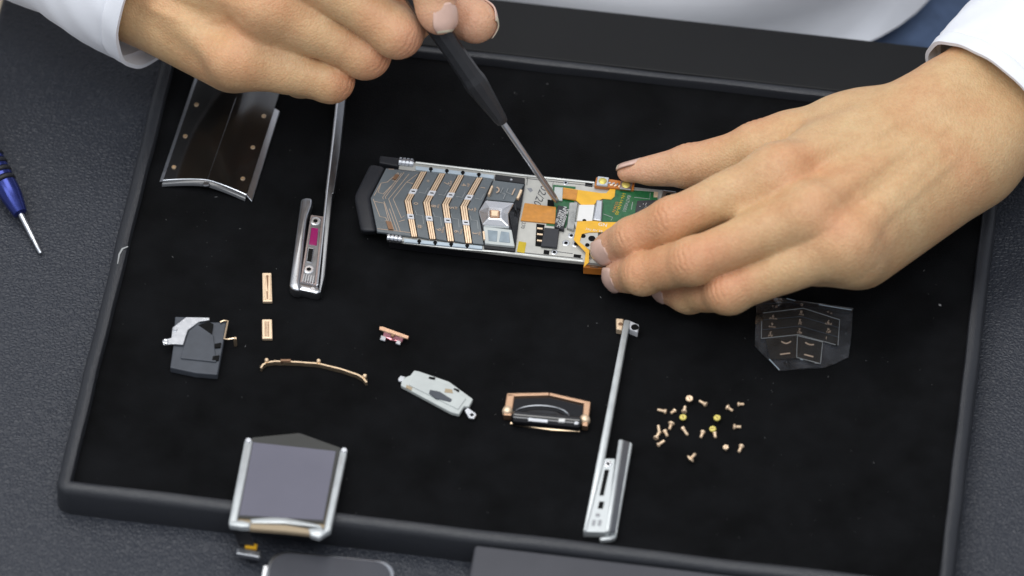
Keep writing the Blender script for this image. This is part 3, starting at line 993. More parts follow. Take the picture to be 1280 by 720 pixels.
slab('slot_surround', cp(l5, (158, 366), (200, 372), (188, 474), (146, 466)), 4.85, 4.0, 'silver', lb, 0.3)
slab('slot', cp(l5, (164, 374), (194, 378), (183, 466), (153, 460)), 4.95, 4.0, 'hole', lb, 0.1)
for x, y in ((210, 192), (166, 514)):
    P = at(*l5(x, y), 4.9)
    o_ = disc('screw_boss', P, 2.0, 0.6, 'bright', lb, 18)
    disc('screw_hole', P + [0, 0, .06], 1.0, 0.4, 'hole', o_, 14)
for k in range(5):
    x = 132 + k * 16
    slab('speaker_rib', cp(l5, (x, 545 + k * 3), (x + 7, 546 + k * 3), (x - 4, 596 + k * 4), (x - 11, 595 + k * 4)), 4.9, 4.3, 'silver', lb, 0)
disc('screw_boss', at(*l5(100, 630), 4.8), 1.0, .4, 'darksteel', lb, 12)
disc('screw_boss', at(*l5(190, 645), 4.8), 1.0, .4, 'bright', lb, 12)

# ------------------------------------------------------------------ right steel side bezel
rb = thing('side_bezel', 'pale steel phone side bezel with long arm standing upright near the loose screws', 'phone bezel', at(*r6(150, 400), 0))
slab('arm', [r7(322, 72), r7(382, 80)] + cp(r6, (173, 205), (62, 640), (44, 640)), 4.6, 0.1, 'whitemetal', rb, 0.5, 2, True)
slab('slot_plate', cp(r6, (170, 205), (236, 207), (186, 640), (178, 648), (60, 645), (52, 636)), 3.9, 0.2, 'whitemetal', rb, 0.3, 2)
slab('wall', cp(r6, (256, 92), (284, 92), (202, 640), (178, 645)), 5.6, 0.1, 'whitemetal', rb, 0.4, 2, True)
slab('outer_face', cp(r6, (285, 95), (322, 106), (238, 650), (203, 642)), [5.2, 4.2, 4.2, 5.2], 0.1, 'darksteel', rb, 0.2, 2)
slab('outer_edge', cp(r6, (322, 104), (338, 116), (275, 470), (242, 664), (232, 652)), 4.0, 0.1, 'whitemetal', rb, 0.4, 2, True)
slab('end_hook', cp(r6, (140, 680), (205, 668), (240, 652), (238, 680), (205, 692), (146, 697)), 2.6, 0.1, 'whitemetal', rb, 0.5, 2, True)
for q in (((172, 274), (200, 274), (166, 428), (140, 428)), ((140, 464), (170, 466), (160, 508), (130, 506))):
    slab('slot', cp(r6, *q), 4.05, 3.6, 'hole', rb, 0)
P = at(*r6(192, 238), 4.05)
o_ = disc('screw_boss', P, 1.5, .4, 'bright', rb, 14)
disc('screw_hole', P + [0, 0, .05], .8, .3, 'hole', o_, 12)
disc('screw_hole', at(*r6(130, 546), 4.05), .9, .3, 'darksteel', rb, 12)
for x in (104, 140):
    slab('vent', cp(r6, (x - 4, 574), (x + 16, 576), (x + 8, 610), (x - 12, 608)), 4.05, 3.6, 'darksteel', rb, 0.05)
gt = slab('gold_tab', cp(r7, (240, 60), (318, 66), (300, 178), (242, 168)), 3.6, 0.4, 'palegold', rb, 0.3)
disc('screw_hole', at(*r7(285, 120), 3.7), .9, .4, 'copperdark', gt, 12)
st = slab('ring_tab', cp(r7, (376, 82), (472, 125), (456, 200), (372, 165)), 3.9, 0.3, 'clip', rb, 0.3)
disc('screw_hole', at(*r7(428, 150), 4.0), 1.5, .4, 'hole', st, 16)

# ------------------------------------------------------------------ small parts on the velvet
gp = thing('gold_plate', 'longer gold grooved plate, the upper of two', 'metal plate', at(*c6(610, 165), 0), 'small gold grooved plates')
slab('body', cp(c6, (583, 88), (632, 88), (637, 240), (586, 240)), 1.6, 0.02, 'palegold', gp, 0.3, 2)
slab('rib', cp(c6, (592, 100), (600, 100), (604, 228), (596, 228)), 1.95, 1.5, 'palegold', gp, 0.1)
slab('rib', cp(c6, (614, 165), (622, 100), (627, 100), (628, 228), (620, 228)), 1.95, 1.5, 'palegold', gp, 0.1)
slab('groove', cp(c6, (606, 186), (612, 186), (614, 226), (608, 226)), 1.72, 1.5, 'copperdark', gp, 0)
slab('groove', cp(c6, (604, 102), (617, 102), (612, 190)), 1.72, 1.5, 'copperdark', gp, 0)
gp = thing('gold_plate', 'shorter gold grooved plate, the lower of two', 'metal plate', at(*c6(610, 385), 0), 'small gold grooved plates')
slab('body', cp(c6, (582, 334), (635, 334), (638, 436), (583, 436)), 1.6, 0.02, 'palegold', gp, 0.3, 2)
for x in (599, 608, 617):
    slab('groove', cp(c6, (x - 2.2, 346), (x + 2.2, 346), (x + 2.6, 424), (x - 1.8, 424)), 1.72, 1.5, 'copperdark', gp, 0)

sm = thing('latch_module', 'dark grey plastic module with silver lever and thin gold wire', 'phone part', at(*c6(240, 480), 0))
slab('housing', cp(c6, (122, 320), (180, 322), (240, 345), (330, 350), (393, 348), (378, 455), (346, 628), (230, 618), (96, 590), (112, 480)), 3.2, 0.02, 'darkplastic', sm, 0.4, 2)
slab('raised_step', cp(c6, (195, 395), (250, 350), (325, 420), (340, 560), (150, 540), (170, 470)), 3.9, 3.1, 'darkplastic', sm, 0.3, 2)
slab('recess', cp(c6, (245, 365), (300, 348), (325, 360), (316, 415)), 4.0, 3.3, 'hole', sm, 0)
for q in (((332, 465), (366, 458), (362, 482), (330, 484)), ((322, 530), (357, 524), (352, 550), (318, 552))):
    slab('notch', cp(c6, *q), 3.95, 3.1, 'hole', sm, 0)
slab('silver_lever', cp(c6, (180, 322), (305, 325), (305, 338), (252, 346), (190, 390), (178, 425), (165, 468), (112, 464), (60, 470), (57, 442), (102, 432), (108, 378)), 4.6, 3.8, 'bright', sm, 0.25, 2)
obj('lever_eye', tube_bm([at(*c6(72 + 11 * math.cos(t), 453 + 9 * math.sin(t)), 4.9) for t in [i * 2 * math.pi / 12 for i in range(13)]], 0.45, 6), 'bright', sm)
disc('pivot', at(*c6(122, 385), 5.2), .9, .7, 'silver', sm, 12)
obj('gold_wire', tube_bm([at(*c6(x, y), 4.1) for x, y in ((360, 350), (378, 342), (402, 344), (392, 390), (382, 440), (405, 440), (440, 434))], 0.38, 6), 'gold', sm, True)
disc('wire_foot', at(*c6(440, 434), 4.6), .7, 4.5, 'gold', sm, 10)

gs = thing('gold_trim', 'thin bowed gold trim strip with three posts', 'trim strip', at(*c6(880, 580), 0))
bm = bmesh.new()
P = [at(*c6(x, y), 2.2) for x, y in ((576, 592), (586, 575), (605, 563), (650, 556), (770, 560), (880, 568), (1000, 597), (1090, 628), (1118, 645), (1136, 668))]
rows = []
for i, p_ in enumerate(P):
    d = P[min(i + 1, len(P) - 1)] - P[max(i - 1, 0)]
    n_ = np.array([-d[1], d[0], 0]) / np.linalg.norm(d[:2]) * 0.33
    rows.append([bm.verts.new(q) for q in (p_ + n_, p_ - n_, p_ - n_ + [0, 0, -2.15], p_ + n_ + [0, 0, -2.15])])
for a_, b_ in zip(rows, rows[1:]):
    for i in range(4):
        j = (i + 1) % 4
        bm.faces.new((a_[i], a_[j], b_[j], b_[i]))
bm.faces.new(rows[0][::-1])
bm.faces.new(rows[-1])
obj('strip', bm, 'gold', gs)
for x, y in ((607, 556), (882, 560), (1126, 640)):
    obj('post', lathe_bm(at(*c6(x, y), 2.0) * [1, 1, 0] + [0, 0, .05], (0, 0, 1), [(0, .9), (2.6, .9), (3.0, .6)], 12), 'gold', gs)
slab('edge_clip', cp(c6, (680, 545), (735, 545), (735, 556), (680, 556)), 2.8, 1.0, 'copperdark', gs, 0.1)

cc = thing('copper_clip', 'tiny rose copper clip with pink sheen and two feet', 'metal clip', at(*c7(135, 125), 0))
slab('bar', cp(c7, (60, 74), (80, 76), (218, 126), (212, 143), (190, 136), (58, 92)), 3.2, 2.4, 'copper', cc, 0.2)
slab('plate', cp(c7, (85, 98), (190, 135), (180, 160), (120, 148), (78, 128)), [2.6, 2.6, .8, .8, .8], [1.8, 1.8, .1, .1, .1], 'pink', cc, 0.15)
slab('foot', cp(c7, (68, 120), (98, 130), (92, 154), (62, 146)), 1.2, 0.02, 'silver', cc, 0.2)
slab('foot', cp(c7, (150, 148), (178, 150), (170, 174), (146, 166)), 1.2, 0.02, 'silver', cc, 0.2)
disc('boss', at(*c7(130, 122), 3.0), .8, .8, 'copperdark', cc, 12)

wp = thing('white_bracket', 'white plastic bracket with dark centre and metal end tabs', 'phone part', at(*c7(365, 425), 0))
slab('plate', cp(c7, (244, 308), (268, 312), (430, 368), (556, 460), (535, 500), (508, 498), (482, 541), (440, 530), (174, 388), (176, 372), (196, 345), (224, 334)), 2.2, 0.3, 'white', wp, 0.35, 2)
slab('raised_panel', cp(c7, (255, 330), (425, 385), (520, 455), (478, 515), (215, 385)), 2.7, 2.1, 'white', wp, 0.25, 2)
slab('dark_insert', cp(c7, (328, 410), (380, 420), (446, 462), (436, 476), (360, 458), (322, 432)), 2.95, 2.3, 'darkplastic', wp, 0.2)
slab('slot', cp(c7, (324, 342), (356, 346), (354, 354), (322, 350)), 2.85, 2.1, 'hole', wp, 0)
slab('slot', cp(c7, (456, 402), (484, 412), (480, 420), (453, 410)), 2.85, 2.1, 'hole', wp, 0)
slab('glue_stain', cp(c7, (205, 385), (235, 400), (230, 415), (200, 400)), 2.35, 2.0, 'tan', wp, 0)
slab('glue_stain', cp(c7, (410, 405), (445, 410), (450, 430), (405, 425)), 2.85, 2.3, 'tan', wp, 0)
slab('end_tab', cp(c7, (158, 352), (172, 336), (198, 342), (186, 370), (160, 366)), 1.4, 0.1, 'silver', wp, 0.2)
et = slab('end_tab', cp(c7, (510, 520), (530, 505), (576, 540), (562, 566), (535, 562)), 1.6, 0.1, 'silver', wp, 0.2)
slab('tab_hole', cp(c7, (538, 542), (552, 534), (562, 544), (548, 554)), 1.7, 1.2, 'hole', et, 0)

ep = thing('earpiece_frame', 'gold framed black lens with a glossy bar across its front', 'lens frame', at(*c7(945, 530), 0))
slab('lens', cp(c7, (752, 440), (960, 436), (1165, 486), (1140, 590), (745, 550)), 2.6, 0.05, 'gloss', ep, 0.3)
arch = [(920 - 150 * math.cos(math.pi * k / 14), 552 + 18 * k / 14 - 66 * math.sin(math.pi * k / 14) ** .8) for k in range(15)]
obj('lens_arch', tube_bm([at(*c7(x, y), 2.85) for x, y in arch], 0.32, 6), 'darksteel', ep, True)
dome = [(925 - 128 * math.cos(math.pi * k / 14), 556 + 16 * k / 14 - 50 * math.sin(math.pi * k / 14) ** .8) for k in range(15)]
obj('lens_dome', slab_bm(pts([c7(925 + (x - 925) * .8, 548 + (y - 548) * .75) for x, y in dome], 3.3), pts(cp(c7, *dome), 2.5), .2, 2), 'gloss', ep, True)
for nm, q in (('frame_side', ((735, 432), (778, 436), (760, 548), (716, 545))), ('frame_side', ((1142, 476), (1180, 484), (1164, 604), (1132, 600))),
              ('frame_top', ((735, 428), (960, 424), (960, 440), (738, 446))), ('frame_top', ((960, 424), (1180, 474), (1178, 492), (960, 440)))):
    slab(nm, cp(c7, *q), 3.6, 0.4, 'bronze', ep, 0.35, 2)
A, B = at(*c7(765, 560), 2.9), at(*c7(1128, 594), 2.9)
Lb = np.linalg.norm(B - A)
obj('front_bar', lathe_bm(A, B - A, [(0, 2.2), (.6, 2.8), (Lb - .6, 2.8), (Lb, 2.2)], 24), 'gloss', ep, True)
slab('bar_reflection', cp(c7, (850, 560), (952, 570), (950, 586), (848, 576)), 5.75, 5.0, 'silver', ep, 0)  # pale plates on the bar imitate lamp and window reflections in its gloss
slab('bar_reflection', cp(c7, (1012, 566), (1045, 566), (1040, 582), (1008, 580)), 5.75, 5.0, 'offwhite', ep, 0)
slab('bar_reflection', cp(c7, (1095, 580), (1114, 582), (1112, 596), (1093, 594)), 5.6, 5.0, 'silver', ep, 0)
for x, y in ((738, 545), (1148, 590)):
    obj('gold_knob', lathe_bm(at(*c7(x, y), .6), (0, 0, 1), [(0, 1.6), (1.0, 2.0), (2.4, 2.05), (3.6, 1.7), (4.1, 0.9)], 18), 'palegold', ep, True)
obj('frame_lower', tube_bm([at(*c7(x, y), .8) for x, y in ((755, 588), (860, 606), (970, 622), (1120, 630))], 0.6, 6), 'gold', ep)

# ------------------------------------------------------------------ screen module leaning on the front rim
sn = thing('screen_module', 'phone display with pale metal side rails resting on the front rim', 'screen', at(*c8(360, 300), 0))
ZF, ZN = 3.0, 8.6     # far end on the velvet, near end on the rim


def zs8(y):
    return ZF + (ZN - ZF) * min(1, max(0, (y - 90) / 400))


def slab8(name, xy, lift, th, mt, b=0.2, par=None, sg=2, smooth=False):
    P = [at(*c8(x, y), zs8(y) + lift) for x, y in xy]
    return obj(name, slab_bm(P, [q - [0, 0, th] for q in P], b, sg), mt, par or sn, smooth)


slab8('display_back', ((195, 105), (410, 82), (595, 148), (522, 505), (115, 478)), -0.2, 2.6, 'tan')
gl = slab8('glass_border', ((200, 96), (410, 76), (597, 142), (522, 482), (130, 458)), 0.7, 0.8, 'lcdedge')
slab8('display_panel', ((203, 118), (575, 158), (518, 468), (140, 446)), 1.05, 0.3, 'lcd', 0.05, gl)
slab8('side_rail', ((165, 103), (182, 98), (202, 108), (128, 486), (92, 482)), 1.6, 3.4, 'whitemetal', 0.7, None, 3, True)
slab8('side_rail', ((596, 145), (612, 143), (626, 158), (552, 512), (516, 530)), 1.6, 3.4, 'whitemetal', 0.7, None, 3, True)
slab8('bottom_rail', ((94, 472), (150, 468), (192, 478), (188, 498), (150, 498), (96, 490)), 1.8, 3.0, 'whitemetal', 0.6, None, 3, True)
slab8('bottom_rail', ((190, 463), (280, 455), (350, 458), (500, 488), (515, 500), (350, 482), (195, 480)), 1.6, 1.6, 'whitemetal', 0.4, None, 2, True)
slab8('backlight_edge', ((190, 484), (350, 490), (480, 512), (478, 532), (350, 518), (188, 506)), 1.0, 2.0, 'tan', 0.2)
slab8('corner_clip', ((450, 505), (510, 500), (535, 525), (500, 548), (460, 535)), 1.2, 2.6, 'whitemetal', 0.5, None, 2, True)
for x, y in ((182, 108), (612, 152)):
    P = at(*c8(x, y), zs8(y) + 2.0)
    disc('rail_post', P, 1.3, 1.2, 'silver', sn, 12)
fl_ = [at(*c8(x, y), z) for x, y, z in ((150, 500, 6.5), (158, 540, 2.0), (175, 590, -3.2))]
bm = bmesh.new()
rw = []
for p_ in fl_:
    rw.append([bm.verts.new(p_ + q) for q in ([-3.2, 0, 0], [3.2, 0, 0], [3.2, 0.2, -.4], [-3.2, .2, -.4])])
for a_, b_ in zip(rw, rw[1:]):
    for i in range(4):
        bm.faces.new((a_[i], a_[(i + 1) % 4], b_[(i + 1) % 4], b_[i]))
bm.faces.new(rw[0][::-1])
bm.faces.new(rw[-1])
rc = obj('ribbon_cable', bm, 'black', sn)
slab('cable_tip', cp(c8, (170, 566), (222, 575), (218, 596), (165, 590)), -2.4, -4.5, 'yellowflex', rc, 0.2)
slab('cable_connector', cp(c8, (132, 592), (238, 606), (232, 636), (128, 618)), -2.6, -5.0, 'silver', rc, 0.4, 2)

# ------------------------------------------------------------------ film sheet with spare key legends
fm = thing('plastic_film', 'clear plastic film with keypad legends lying below the right-hand hand', 'film', at(*b3(460, 380), 0))
out_ = [(200, 105), (500, 150), (810, 195), (800, 370), (780, 530), (690, 575), (610, 605), (450, 612), (300, 628), (215, 545), (130, 455), (134, 300), (140, 150)]
slab('sheet', cp(b3, *out_), [.9, 1.4, 1.0, 1.3, .6, .9, 1.1, .7, .5, .9, .8, 1.5, 1.0], [.5, 1.0, .6, .9, .2, .5, .7, .3, .1, .5, .4, 1.1, .6], 'film', fm, 0)
slab('legend_panel', cp(b3, (185, 228), (465, 195), (718, 275), (706, 452), (430, 378), (170, 405)), 2.0, 1.7, 'filmdark', fm, 0)
slab('legend_panel', cp(b3, (205, 410), (430, 382), (600, 428), (585, 580), (420, 540), (235, 548)), 1.95, 1.7, 'filmdark', fm, 0)


def flines(name, segs, mt, z, r, par):
    for sg in segs:
        obj(name, tube_bm([at(*b3(x, y), z) for x, y in sg], r, 4, 0.6), mt, par)


flines('fold_line', [[(185, 228), (465, 195), (718, 275), (706, 452)], [(175, 405), (430, 378), (690, 448)], [(178, 285), (175, 405)], [(600, 428), (585, 580), (545, 575)],
                     [(425, 385), (420, 535), (585, 580)], [(600, 428), (425, 385)]], 'lightprint', 2.1, 0.16, fm)
flines('fold_line', [[(190, 275), (450, 252), (712, 330)], [(180, 345), (440, 318), (708, 395)], [(150, 170), (400, 150)]], 'darkplastic', 2.1, 0.13, fm)
flines('edge_glint', [[(200, 107), (240, 112)], [(350, 128), (410, 143)], [(575, 170), (800, 208)], [(230, 548), (300, 622)], [(445, 548), (465, 552)]], 'frost', 1.8, 0.2, fm)  # highlights along the film edge, modelled as pale tubes
for s_, x, y in (('0', 455, 170), ('8', 452, 220), ('5', 443, 280), ('2', 440, 345), ('9', 258, 248), ('6', 250, 305), ('3', 240, 365), ('7', 640, 285), ('4', 640, 340), ('1', 625, 400)):
    text('legend', s_, at(*b3(x, y), 2.15), 2.0, math.pi, 'printgold', fm)
    if s_ not in '01':
        text('legend', {'8': 'tuv', '5': 'jkl', '2': 'abc', '9': 'wxyz', '6': 'mno', '3': 'def', '7': 'pqrs', '4': 'ghi'}[s_], at(*b3(x, y + 20), 2.15), 1.5, math.pi, 'printgold', fm)
    else:
        pass
text('legend', '* +', at(*b3(648, 222), 1.9), 1.8, math.pi - .2, 'printgold', fm)
text('legend', '# a', at(*b3(268, 184), 1.9), 1.8, math.pi, 'printgold', fm)
flines('call_legend', [[(315 + 65 * t, 425 + 14 * math.sin(math.pi * t)) for t in [i / 6 for i in range(7)]], [(480 + 60 * t, 432 + 14 * t + 8 * math.sin(math.pi * t)) for t in [i / 6 for i in range(7)]],
                       [(305, 515), (375, 506)], [(472, 515), (535, 532)]], 'printgold', 2.15, 0.3, fm)


# ------------------------------------------------------------------ screws
def screw_mesh(L, hr, sr, hh):
    """countersunk machine screw along +x from its head, with thread rings and a slot"""
    prof = [(0, hr * .9), (hh * .35, hr), (hh, sr * 1.05)]
    n = 6
    for k in range(n):
        s = hh + (L - hh) * k / n
        prof += [(s, sr * .86), (s + (L - hh) / n * .5, sr)]
    prof += [(L, sr * .7)]
    return lathe_bm((0, 0, 0), (1, 0, 0), prof, 14)


def screw(head, tip, hr, mt, label, ztip=0.55, stand=False):
    if stand:
        P = at(*b2(*head), 2.2)
        base = np.array([P[0], P[1], 0.0])
        root = thing('screw', label, 'screw', base, 'loose gold screws on the velvet')
        me = lathe_bm(base + [0, 0, 2.2], (0.05, 0.03, -1), [(0, hr * .85), (.25, hr), (.7, hr * .95), (1.0, .55), (2.15, .5)], 18)
        obj('head_and_shank', me, mt, root)
        slab_c = base + [0, 0, 2.22]
        obj('drive_slot', box_bm(slab_c, (hr * 1.1, .3, .06), random.random() * 3), 'copperdark', root)
        return
    A, B = at(*b2(*head), hr * .8), at(*b2(*tip), ztip)
    L = np.linalg.norm(B - A)
    d = (B - A) / L
    base = (A + B) / 2
    base[2] = 0
    root = thing('screw', label, 'screw', base, 'loose gold screws on the velvet')
    hh = min(1.1, L * .35)
    sr = 0.62
    prof = [(0, hr * .82), (.25, hr), (hh * .55, hr * .95), (hh, sr * 1.05)]
    n = 5
    for k in range(n):
        s = hh + (L - hh) * k / n
        prof += [(s + .01, sr * .84), (s + (L - hh) / n * .5, sr)]
    prof += [(L, sr * .6)]
    obj('head_and_shank', lathe_bm(A, d, prof, 14), mt, root)
    obj('drive_slot', box_bm(A - d * .02, (.1, hr * 1.1, .28), math.atan2(d[1], d[0])), 'copperdark', root)


screw((370, 165), None, 1.45, 'palegold', 'largest pale gold screw head facing up, farthest from the viewer', stand=True)
screw((497, 216), (445, 186), 1.05, 'palegold', 'gold screw lying right of the largest pale screw head')
screw((198, 268), (130, 252), 1.0, 'palegold', 'long gold screw at the upper left of the screw scatter')
screw((265, 256), (230, 281), 0.9, 'palegold', 'short gold screw between the long upper left one and the upended one')
screw((330, 270), (338, 229), 1.1, 'palegold', 'gold screw standing head down behind the left yellow disc')
screw((322, 306), None, 1.4, 'yellowhead', 'yellow screw head facing up, leftmost of the three yellow discs', stand=True)
screw((578, 310), None, 1.4, 'yellowhead', 'yellow screw head facing up, upper right of the three yellow discs', stand=True)
screw((545, 393), None, 1.35, 'yellowhead', 'yellow screw head facing up, lowest of the three yellow discs', stand=True)
screw((558, 420), (566, 464), 0.85, 'palegold', 'gold screw poking out below the lowest yellow disc')
screw((238, 350), (220, 402), 1.35, 'palegold', 'pale gold screw with big head raised, at the left of the scatter')
screw((146, 430), (137, 370), 0.8, 'palegold', 'gold screw pointing away at the far left, topmost of the left cluster')
screw((184, 408), (206, 453), 0.95, 'palegold', 'gold screw on the right side of the left cluster')
screw((117, 468), (141, 430), 1.1, 'palegold', 'gold screw with its head at the leftmost edge of the scatter')
screw((132, 520), (182, 486), 0.9, 'palegold', 'gold screw at the bottom of the left cluster')
screw((318, 386), (358, 444), 0.85, 'palegold', 'slim gold screw lying alone below the left yellow disc')
screw((474, 414), (455, 464), 1.05, 'palegold', 'gold screw left of the lowest yellow disc')
screw((650, 230), (697, 262), 1.15, 'palegold', 'gold screw at the upper right, second from the right edge')
screw((732, 212), (780, 212), 0.95, 'palegold', 'gold screw at the upper right corner of the scatter')
screw((700, 380), (758, 382), 1.15, 'palegold', 'gold screw at the right middle, lying level')
screw((643, 530), None, 1.1, 'palegold', 'small round gold screw head facing up at the lower right', stand=True)
screw((764, 520), (740, 572), 1.1, 'palegold', 'gold screw at the lower right corner of the scatter')
screw((374, 626), (417, 582), 1.75, 'palegold', 'wide-headed gold screw nearest the viewer', ztip=3.0)

# ------------------------------------------------------------------ screwdrivers
bd_ = thing('screwdriver', 'small blue precision screwdriver with black grip rings on the leather', 'screwdriver', at(20, 250, -10))
T_, H_ = at(51, 317, -8.6), at(26, 268, -4.9)
d = (H_ - T_) / np.linalg.norm(H_ - T_)
Ls = np.linalg.norm(H_ - T_)
obj('shaft', lathe_bm(T_, d, [(0, .7), (.4, .95), (6.5, .95), (6.6, 1.15), (Ls + 1, 1.25)], 16), 'silver', bd_, True)
hp = [(0, 1.9), (.5, 2.9), (3, 3.4), (8, 4.3), (12, 4.6), (15, 4.5)]
for k in range(6):
    s = 15.2 + k * 4
    hp += [(s, 4.0), (s + .3, 3.9), (s + 2.2, 3.9), (s + 2.5, 4.5), (s + 3.8, 4.6)]
hp += [(42, 4.7), (70, 4.7), (80, 4.0), (82, 1.5)]
obj('handle', lathe_bm(H_, d + np.array([0, 0, .012]), hp, 28), 'blue', bd_, True)
for k in range(6):
    s = 15.2 + k * 4 + 1.2
    obj('grip_ring', lathe_bm(H_ + (d + np.array([0, 0, .012])) * s, d, [(-1.0, 3.9), (-.9, 4.5), (-.4, 4.95), (.4, 4.95), (.9, 4.5), (1.0, 3.9)], 28), 'rubber', bd_, True)

sd = thing('screwdriver', 'black handled screwdriver held in the left-hand hand with its tip on the phone', 'screwdriver', at(697, 253, 10))
S_T, S_P = at(697, 253, 10.9), at(548, 36, 80)
dS = S_P - S_T
tS = 0.462 * np.linalg.norm(dS)
dS /= np.linalg.norm(dS)
obj('shaft', lathe_bm(S_T, dS, [(0, .45), (.4, .9), (3, 1.25), (tS + 2, 1.3)], 18), 'silver', sd, True)
obj('handle', lathe_bm(S_T + dS * tS, dS, [(0, 1.9), (.3, 2.3), (2, 2.7), (14, 4.0), (19, 4.6), (21, 4.7), (24, 4.3), (36, 4.1), (48, 4.3), (90, 4.6), (98, 4.3), (100, 2.5)], 10), 'driverblack', sd)


# ------------------------------------------------------------------ the person: hands grown from smoothly blended tapered bones
def rcone(p, a, b, r1, r2):
    ba = b - a
    l2 = float(ba @ ba)
    rr = r1 - r2
    a2 = l2 - rr * rr
    il2 = 1.0 / l2
    pa = p - a
    y = pa @ ba
    z = y - l2
    w = pa * l2 - y[..., None] * ba
    x2 = (w * w).sum(-1)
    y2 = y * y * l2
    z2 = z * z * l2
    k = math.copysign(1, rr) * rr * rr * x2
    d = (np.sqrt(x2 * a2 * il2) + y * rr) * il2 - r1
    c2 = np.sign(z) * a2 * z2 > k
    c1 = np.sign(y) * a2 * y2 < k
    d = np.where(c1, np.sqrt(x2 + y2) * il2 - r1, d)
    d = np.where(c2, np.sqrt(x2 + z2) * il2 - r2, d)
    return d.astype(np.float32)


def smin(a, b, k):
    h = np.maximum(k - np.abs(a - b), 0) / k
    return np.minimum(a, b) - h * h * k * 0.25


class Hand:
    def __init__(self):
        self.prims = []      # group, a, b, r1, r2, k

    def add(self, g, a, b, r1, r2, k):
        self.prims.append((g, np.array(a, np.float64), np.array(b, np.float64), r1, r2, k))

    def groups(self):
        return sorted({p[0] for p in self.prims})

    def eval(self, pts_, kf=6.0):
        G = {}
        for g, a, b, r1, r2, k in self.prims:
            d = rcone(pts_, a, b, r1, r2)
            G[g] = d if g not in G else smin(G[g], d, k)
        palm = G.pop('palm')
        out = palm
        for g in G:
            out = np.minimum(out, smin(palm, G[g], kf))
        return out

    def mesh(self, h, kf=6.0, extra=None):
        lo = np.min([np.minimum(p[1] - p[3], p[2] - p[4]) for p in self.prims], 0) - 4
        hi = np.max([np.maximum(p[1] + p[3], p[2] + p[4]) for p in self.prims], 0) + 4
        n = np.ceil((hi - lo) / h).astype(int) + 1
        ax = [lo[i] + h * np.arange(n[i]) for i in range(3)]
        G = {}
        for g, a, b, r1, r2, k in self.prims:
            R_ = max(r1, r2) + max(k, kf) + 3
            i0 = np.maximum(((np.minimum(a, b) - R_ - lo) / h).astype(int), 0)
            i1 = np.minimum(((np.maximum(a, b) + R_ - lo) / h).astype(int) + 2, n)
            P = np.stack(np.meshgrid(*[ax[i][i0[i]:i1[i]] for i in range(3)], indexing='ij'), -1)
            d = rcone(P, a, b, r1, r2)
            if g not in G:
                G[g] = np.full(n, 60, np.float32)
            sl = tuple(slice(i0[i], i1[i]) for i in range(3))
            G[g][sl] = smin(G[g][sl], d, k)
        palm = G.pop('palm')
        F = palm.copy()
        for g in G:
            F = np.minimum(F, smin(palm, G[g], kf))
        return surface_nets(F, lo, h)


def surface_nets(F, lo, h):
    S = F < 0
    n = F.shape
    cnt = np.zeros((n[0] - 1, n[1] - 1, n[2] - 1), np.int8)
    for dx in (0, 1):
        for dy in (0, 1):
            for dz in (0, 1):
                cnt += S[dx:n[0] - 1 + dx, dy:n[1] - 1 + dy, dz:n[2] - 1 + dz]
    act = (cnt > 0) & (cnt < 8)
    idx = np.full(act.shape, -1, np.int64)
    cells = np.argwhere(act)
    idx[act] = np.arange(len(cells))
    acc = np.zeros((len(cells), 3))
    num = np.zeros(len(cells))
    cor = [(0, 0, 0), (1, 0, 0), (0, 1, 0), (1, 1, 0), (0, 0, 1), (1, 0, 1), (0, 1, 1), (1, 1, 1)]
    V = [F[cells[:, 0] + c_[0], cells[:, 1] + c_[1], cells[:, 2] + c_[2]] for c_ in cor]
    for i in range(8):
        for j in range(i + 1, 8):
            df = np.abs(np.array(cor[i]) - np.array(cor[j]))
            if df.sum() != 1:
                continue
            m = (V[i] < 0) != (V[j] < 0)
            t = V[i][m] / (V[i][m] - V[j][m])
            acc[m] += np.array(cor[i]) + t[:, None] * (np.array(cor[j]) - np.array(cor[i]))
            num[m] += 1
    co = lo + h * (cells + acc / num[:, None])
    faces = []
    for a_ in range(3):
        b_, c_ = (a_ + 1) % 3, (a_ + 2) % 3
        s0 = [slice(1, -1)] * 3
        s1 = [slice(1, -1)] * 3
        s0[a_] = slice(0, -1)
        s1[a_] = slice(1, None)
        A_, B_ = S[tuple(s0)], S[tuple(s1)]
        for flip in (False, True):
            e = np.argwhere((A_ & ~B_) if not flip else (~A_ & B_))
            off = np.array([1, 1, 1])
            off[a_] = 0
            e = e + off
            q = []
            for db, dc in ((0, 0), (-1, 0), (-1, -1), (0, -1)):
                w = e.copy()
                w[:, b_] += db
                w[:, c_] += dc
                q.append(idx[w[:, 0], w[:, 1], w[:, 2]])
            q = np.stack(q if not flip else q[::-1], 1)
            faces.append(q)
    return co, np.concatenate(faces)


def relax(co, faces, it, lam=0.5):
    e = np.concatenate([faces[:, [0, 1]], faces[:, [1, 2]], faces[:, [2, 3]], faces[:, [3, 0]]])
    for i in range(it):
        l_ = lam if i % 2 == 0 else -lam * 1.04
        s = np.zeros_like(co)
        c_ = np.bincount(e[:, 0], minlength=len(co)) + np.bincount(e[:, 1], minlength=len(co))
        for k in range(3):
            s[:, k] = np.bincount(e[:, 0], co[e[:, 1], k], len(co)) + np.bincount(e[:, 1], co[e[:, 0], k], len(co))
        co = co + l_ * (s / c_[:, None] - co)
    return co


def vnormals(co, f):
    n = np.cross(co[f[:, 2]] - co[f[:, 0]], co[f[:, 3]] - co[f[:, 1]])
    vn = np.zeros_like(co)
    for k in range(4):
        for c_ in range(3):
            vn[:, c_] += np.bincount(f[:, k], n[:, c_], len(co))
    return vn / (np.linalg.norm(vn, axis=1, keepdims=True) + 1e-9)


def unit(v):
    return v / (np.linalg.norm(v) + 1e-9)


